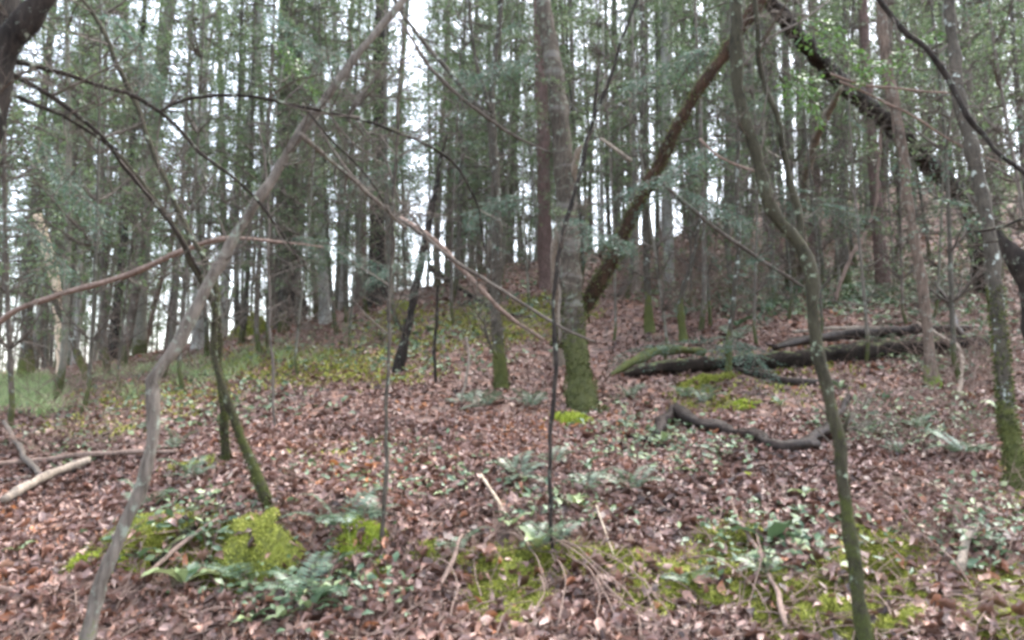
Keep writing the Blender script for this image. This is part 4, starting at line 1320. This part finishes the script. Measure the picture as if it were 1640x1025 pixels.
# brown roots and bramble canes spilling over the bank
def canes():
    specs = [((878, 862), (1000, 990), (1080, 1030)), ((885, 870), (960, 930), (1045, 1000)), ((895, 880), (1010, 930), (1060, 1010)), ((905, 895), (975, 985), (1000, 1030)), ((890, 905), (905, 960), (893, 1030)),
             ((800, 862), (850, 900), (880, 960)), ((700, 900), (735, 960), (720, 1010)), ((955, 930), (960, 980), (950, 1030)), ((1010, 935), (1050, 980), (1090, 1030)), ((860, 930), (870, 970), (850, 1020)),
             ((1340, 930), (1395, 970), (1440, 1020)), ((1440, 860), (1500, 900), (1560, 950)), ((1400, 800), (1460, 860), (1530, 880)), ((1210, 860), (1215, 920), (1200, 980)), ((1470, 780), (1530, 830), (1640, 880)),
             ((1560, 950), (1600, 985), (1650, 1010)), ((1100, 900), (1180, 940), (1240, 1000)), ((1530, 690), (1600, 700), (1650, 720)), ((1380, 760), (1430, 775), (1500, 780))]
    CANES = ['long dry cane running from the thin dark sapling far down right', 'dry cane second to the long one, slanting down right', 'dry cane arching highest to the right from the dark sapling', 'short dry cane between the long slanting canes',
             'dry cane hanging straight down below the dark sapling', 'dry cane slanting from open litter left of the dark sapling', 'dry cane on the bank right of the leaning grey stick', 'dry cane hanging down the dark gap in the bank',
             'dry cane dropping to the bottom edge right of the others', 'short dry cane over the shaggy dark moss', 'dry cane starting left of the right curved sapling at its foot', 'dry cane running right from the big moss on the right bank',
             'dry cane curving right from the middle of the curved sapling', 'dry cane hanging beside the big pointed leaf', 'longest dry cane running to the right edge', 'dry cane in the lower right corner', 'dry cane slanting across the right mossy bank',
             'dry cane by the foot of the lichen covered right trunk', 'short dry cane right of the curved sapling in litter']
    for i, (a, b, c) in enumerate(specs):
        d = [G(*q) for q in (a, b, c)]
        pl = [(d[0] + Vector((0, 0, .02)), .0045), (d[0].lerp(d[1], .5) + Vector((0, -.03, .09)), .0045), (d[1] + Vector((0, -.04, .07)), .004), (d[1].lerp(d[2], .5) + Vector((0, -.03, .06)), .004), (d[2] + Vector((0, 0, .0)), .004)]
        s = wobble(spline(pl, .05), .006)
        mb = MB()
        mb.tube([p for p, _ in s], [r for _, r in s], 6)
        o = mb.build('dry_cane', M['twig_pink'], None, d[0])
        o.location = d[0]
        tag(o, CANES[i], 'cane', 'dry canes trailing over the middle bank' if i < 10 else 'dry canes trailing over the right bank')

canes()

def debris():
    """short twigs lying in the litter, countless"""
    mb = MB()
    R = np.random.RandomState(71)
    u = R.rand(1500) * 1700 - 30
    v = 1030 - R.rand(1500) ** 1.5 * 560
    g = ground_many(u, v)
    for p in g[g[:, 1] > 0]:
        L = rng.uniform(.08, .45) * (1 if p[1] < 9 else 1.8)
        a = rng.uniform(0, 6.28)
        q = Vector(p)
        pts = []
        for j in range(4):
            t = j / 3 - .5
            x, y = q.x + math.cos(a) * L * t, q.y + math.sin(a) * L * t
            pts.append(Vector((x + rng.gauss(0, .01), y, Hz(x, y) + .02 + rng.random() * .03)))
        r = rng.uniform(.0018, .005) * (1 if p[1] < 9 else 1.7)
        mb.tube(pts, [r, r, r * .8, r * .5], 3, cap=False)
    o = mb.build('twig_debris', M['twig_pink'], None)
    tag(o, 'small dead twigs strewn through the leaf litter', None, None, 'stuff')
    # dry stalks and bare tangle standing on the slope
    mb = MB()
    regs = [(1150, 450, 170, 80, 420), (1070, 420, 120, 60, 260), (1270, 400, 140, 50, 240), (1400, 420, 140, 50, 120), (1560, 600, 100, 70, 130), (1560, 820, 90, 80, 50), (900, 870, 60, 30, 25), (100, 730, 110, 25, 40), (760, 560, 200, 70, 60), (520, 540, 120, 30, 50), (1500, 460, 130, 60, 70), (740, 440, 120, 30, 90), (620, 480, 160, 40, 120), (400, 560, 200, 40, 100), (950, 460, 140, 50, 140), (1500, 700, 140, 60, 70), (150, 640, 150, 40, 80)]
    for p in region_pts(regs, 81):
        q = Vector(p)
        d = Vector((rng.gauss(0, .7), rng.gauss(0, .4), rng.uniform(.2, 1))).normalized()
        L = rng.uniform(.3, 1.0) * (1 if q.y < 9 else 1.5) * (.5 if q.y < 6 else 1)
        pl = [(q.copy(), .006)]
        for j in range(5):
            d = (d + rv() * .22 + Vector((0, 0, -.06))).normalized()
            q = q + d * L / 5
            pl.append((q.copy(), .005 * (1 - j / 6)))
        k = .6 if p[1] < 7 else 1.0 if p[1] < 11 else 1.5
        mb.tube([a for a, _ in pl], [r * k for _, r in pl], 3, cap=False)
        sprout(mb, pl, 3, L * .5, .0045 * k, .2, 1, 0, .2)
    o = mb.build('brushwood', M['twig_pink'], None)
    tag(o, 'tangle of bare reddish twigs standing on the slope', None, None, 'stuff')

debris()

# ---------------------------------------------------------------- the forest beyond
def needle_cloud(lines, n, leaf, spread, seed):
    """n small leaf faces spread about the given twig polylines"""
    R = np.random.RandomState(seed)
    A = np.array([tuple(l[i][0]) for l in lines for i in range(1, len(l))])
    D = np.array([tuple((l[i][0] - l[i - 1][0]).normalized()) for l in lines for i in range(1, len(l))])
    k = R.randint(0, len(A), n // 5)
    k = np.repeat(k, 5)
    n = len(k)
    c = A[k] + np.repeat(R.normal(0, spread, (n // 5, 3)), 5, 0) * np.array([1, 1, .45]) + R.normal(0, spread * .35, (n, 3))
    d = D[k] + R.normal(0, .6, (n, 3)) + np.array([0, 0, -.25])
    d /= np.linalg.norm(d, axis=1, keepdims=True)
    w = np.cross(d, R.normal(0, 1, (n, 3)))
    w /= np.linalg.norm(w, axis=1, keepdims=True)
    L = (leaf * (.5 + R.rand(n)))[:, None]
    V = np.stack([c, c + d * L * .5 + w * L * .2, c + d * L, c + d * L * .5 - w * L * .2], 1).reshape(-1, 3)
    Fc = (np.arange(n) * 4)[:, None] + np.arange(4)[None]
    tone = np.clip(.5 + .9 * (np.repeat(R.rand(n // 5), 5) - .5) + R.normal(0, .12, n), 0, 1)
    o = np_mesh('foliage', V, Fc, M['foliage'], tone, None, False)
    me = o.data
    bpy.data.objects.remove(o)
    return me

def forest_proto(kind, seed, Ht, R0, nfol, first, leaf, blen, nb=46, spread=.13):
    rng.seed(seed)
    mb, mt = MB(), MB()
    k = 12
    lean = Vector((rng.gauss(0, .025), rng.gauss(0, .02), 0))
    ph = rng.uniform(0, 6)
    pl = []
    for i in range(k + 1):
        t = i / k
        z = Ht * t
        pl.append((Vector((math.sin(t * 4 + ph) * .12 * (t > 0), math.cos(t * 3 + ph) * .1 * (t > 0), z - .25)) + lean * z, R0 * ((1.25 if i == 0 else 1.0) * (1 - .72 * t))))
    s = spline(pl, .6)
    mb.tube([a for a, _ in s], [r for _, r in s], 8, .05)
    live = []
    for b_ in range(nb):
        t = first + (1 - first) * ((b_ + rng.random()) / nb)
        i = min(len(s) - 2, int(t * (len(s) - 1)))
        p, r = s[i]
        az = rng.uniform(0, 6.28)
        dead = t < first + .10 and kind != 'leafy'
        L = blen * (1.15 - t * .7) * rng.uniform(.5, 1.1) * (.75 if dead else 1)
        rise = rng.uniform(.1, .9) if kind == 'bare' else rng.uniform(-.35, .25)
        d = Vector((math.cos(az), math.sin(az), rise)).normalized()
        q = p.copy()
        br = [(q.copy(), min(r * .4, .024))]
        for j in range(5):
            d = (d + rv() * .16 + Vector((0, 0, -.05 if kind != 'bare' else .08))).normalized()
            q = q + d * L / 5
            br.append((q.copy(), .020 * (1 - (j + 1) / 6.2)))
        mt.tube([a for a, _ in br], [b for _, b in br], 3, cap=False)
        twl = []
        sprout(mt, br, 6 if kind != 'bare' else 9, L * .5, .011, .15, 1, 1 if kind == 'bare' or dead else 0, .1, 3, 1, lambda t_: twl.append(t_))
        if not dead and rng.random() < .8:
            live += twl + [br[1:]]
    # bare fine shoots low on the stem
    sprout(mt, s[:max(4, int(len(s) * .55))], 12, blen * .5, .008, .08, 1, 1, .1)
    out = []
    for m, nm, mat in ((mb, 'trunk', M['bark_red'] if kind == 'red' else M['bark_birch'] if kind == 'birch' else M['bark_far']), (mt, 'branches', M['twig'])):
        o = m.build(nm, mat, None)
        out.append((nm, o.data))
        bpy.data.objects.remove(o)
    if nfol:
        out.append(('foliage', needle_cloud(live, nfol, leaf, spread, seed)))
    return out

protos = {
    'conifer': [forest_proto('conifer', 100 + i, 17 + i % 3, .13 + .02 * (i % 3), 5000, .22, .10, 2.3) for i in range(5)],
    'pole': [forest_proto('conifer', 130 + i, 15 + i % 2, .075, 2800, .28, .09, 1.5) for i in range(4)],
    'bare': [forest_proto('bare', 150 + i, 14, .08, 1500, .18, .08, 1.9, 34) for i in range(4)],
    'red': [forest_proto('red', 170 + i, 18, .15, 5000, .38, .10, 2.2) for i in range(2)],
    'birch': [forest_proto('birch', 180 + i, 15, .09, 5000, .3, .08, 1.7) for i in range(2)],
    'leafy': [forest_proto('leafy', 190 + i, 9, .05, 6000, .12, .08, 1.5) for i in range(3)],
    'hemlock': [forest_proto('leafy', 210 + i, 9, .05, 9000, .26, .055, 2.3, 40, .10) for i in range(3)],
    'sapling': [forest_proto('bare', 220 + i, 6.5, .028, 900, .15, .05, 1.1, 24, .08) for i in range(4)],
}
NAMES = {'conifer': 'conifer_tree', 'pole': 'pole_tree', 'bare': 'bare_tree', 'red': 'pine_tree', 'birch': 'birch_tree', 'leafy': 'young_conifer', 'hemlock': 'hemlock_tree', 'sapling': 'bare_sapling'}
LOOK = {'conifer': 'tall dark conifer', 'pole': 'slender conifer pole', 'bare': 'slim leafless tree', 'red': 'reddish barked pine', 'birch': 'pale barked slim tree', 'leafy': 'young green conifer',
        'hemlock': 'thin evergreen with wide drooping boughs', 'sapling': 'thin bare sapling'}
MARKS = [(40, 'the far left dark trunk'), (98, 'the far left pale snag'), (185, 'the leaning black trunk'), (250, 'the leaning brown stem'), (321, 'the tall birch like trunk'), (372, 'the mottled leaning trunk'),
         (465, 'the broad left crest trunk'), (514, 'the pale upper middle trunk'), (606, 'the broad right crest trunk'), (680, 'the dark leaning trunk'), (794, 'the forked grey trunk'), (870, 'the reddish pine'),
         (912, 'the banded trunk'), (1015, 'the splintered snag'), (1069, 'the pale knotted trunk'), (1176, 'the stem behind the log'), (1288, 'the orange snag'), (1350, 'the thin dark pair'),
         (1415, 'the mossy slim trunk'), (1465, 'the orange trunk'), (1562, 'the foot of the arched trunk'), (1596, 'the lichen covered right trunk')]
placed = []
ORD = ['', 'second', 'third', 'fourth', 'fifth', 'sixth', 'seventh', 'eighth', 'ninth', 'tenth', 'eleventh', 'twelfth', 'thirteenth', 'fourteenth', 'fifteenth']

def place_tree(kind, x, y, scale, r):
    parts = protos[kind][r.randrange(len(protos[kind]))]
    z = Hz(x, y)
    u = CU + F * x / y
    mk = min(MARKS, key=lambda q: abs(q[0] - u))
    dep = 'nearby' if y < 21 else 'farther back' if y < 33 else 'in the distance'
    lb = '%s %s, %s of %s' % (LOOK[kind], dep, 'left' if u < mk[0] else 'right', mk[1])
    root = empty(NAMES[kind], (x, y, z), None, 'tree', LOOK[kind] + 's of the wood', rz=0)
    root.scale = (scale, scale, scale)
    root.rotation_euler = (r.gauss(0, .03), r.gauss(0, .035), r.random() * 6.28)
    for nm, me in parts:
        o = bpy.data.objects.new(nm, me)
        o.parent = root
        if nm != 'trunk':
            o['kind'] = 'stuff'
        COL.objects.link(o)
    placed.append((lb, y, root))

def forest():
    r = random.Random(77)
    pts = []
    def free(x, y, md):
        return not any((x - p[0]) ** 2 + (y - p[1]) ** 2 < md * md for p in pts)
    for (u, y, k) in [(90, 11.5, 'hemlock'), (255, 13, 'hemlock'), (420, 14.5, 'hemlock'), (540, 16, 'hemlock'), (-60, 10, 'hemlock'), (1120, 12.5, 'hemlock'), (1250, 14, 'hemlock'), (1380, 19, 'hemlock'),
                      (1690, 11, 'hemlock'), (1500, 20, 'hemlock'), (720, 18, 'hemlock'), (1000, 16, 'hemlock'),
                      (20, 8.5, 'sapling'), (130, 9.5, 'sapling'), (300, 10.5, 'sapling'), (480, 12, 'sapling'), (560, 14, 'sapling'), (730, 15, 'sapling'), (850, 15.5, 'sapling'), (980, 12.5, 'sapling'),
                      (1060, 11, 'sapling'), (1140, 13, 'sapling'), (1215, 11, 'sapling'), (1310, 11.5, 'sapling'), (1385, 10, 'sapling'), (1460, 12, 'sapling'), (1540, 9, 'sapling'), (1660, 8, 'sapling'), (350, 13, 'sapling'), (430, 15, 'sapling'), (1100, 14.5, 'sapling'), (1180, 15, 'sapling'), (1260, 13, 'sapling'), (1340, 14, 'sapling'), (1430, 15, 'sapling'), (1500, 12.5, 'sapling'), (1600, 13, 'sapling'), (800, 18, 'sapling'), (640, 15.5, 'hemlock'), (180, 15, 'hemlock'), (330, 16, 'hemlock'), (480, 17.5, 'hemlock'), (590, 19, 'hemlock'), (800, 20, 'hemlock'), (930, 18, 'hemlock'), (1060, 17, 'hemlock'), (1180, 15.5, 'hemlock'), (1320, 16.5, 'hemlock'), (1440, 21, 'hemlock'), (1610, 17, 'hemlock'), (1560, 17, 'hemlock'), (200, 12, 'sapling'), (660, 17, 'sapling')]:
        x = (u - CU) / F * y
        pts.append((x, y))
        place_tree(k, x, y, r.uniform(.85, 1.2), r)
    kinds = ['conifer'] * 7 + ['pole'] * 6 + ['bare'] * 5 + ['red'] * 2 + ['birch'] * 2 + ['leafy'] * 4
    tries = 0
    n0 = len(pts)
    while len(pts) < n0 + 285 and tries < 60000:
        tries += 1
        y = 12 + 44 * r.random() ** .85
        a = r.uniform(-.76, .76)
        x = a * y
        near = 14.5 if a < -.45 else 17 if a < -.2 else 20.5 if a < .12 else 14.5
        if y < near or (y < 20 and r.random() < .35) or not free(x, y, .9 if y < 26 else .7):
            continue
        pts.append((x, y))
        place_tree(r.choice(kinds), x, y, r.uniform(.8, 1.25), r)
    tries = 0
    while tries < 4000 and len(pts) < n0 + 375:
        tries += 1
        y = r.uniform(24, 54)
        a = r.uniform(-.76, .14) if r.random() < .8 else r.uniform(.14, .76)
        if free(a * y, y, .6):
            pts.append((a * y, y))
            place_tree(r.choice(['pole', 'pole', 'bare', 'conifer', 'birch']), a * y, y, r.uniform(.8, 1.3), r)
    groups = {}
    for lb, y, o in placed:
        groups.setdefault(lb, []).append((y, o))
    for lb, lst in groups.items():
        lst.sort(key=lambda q: q[0])
        for i, (y, o) in enumerate(lst):
            if len(lst) == 1:
                o['label'] = lb
            else:
                o['label'] = ('nearest ' if i == 0 else 'farthest ' if i == len(lst) - 1 else ORD[min(i, 14)] + ' nearest ') + lb

forest()
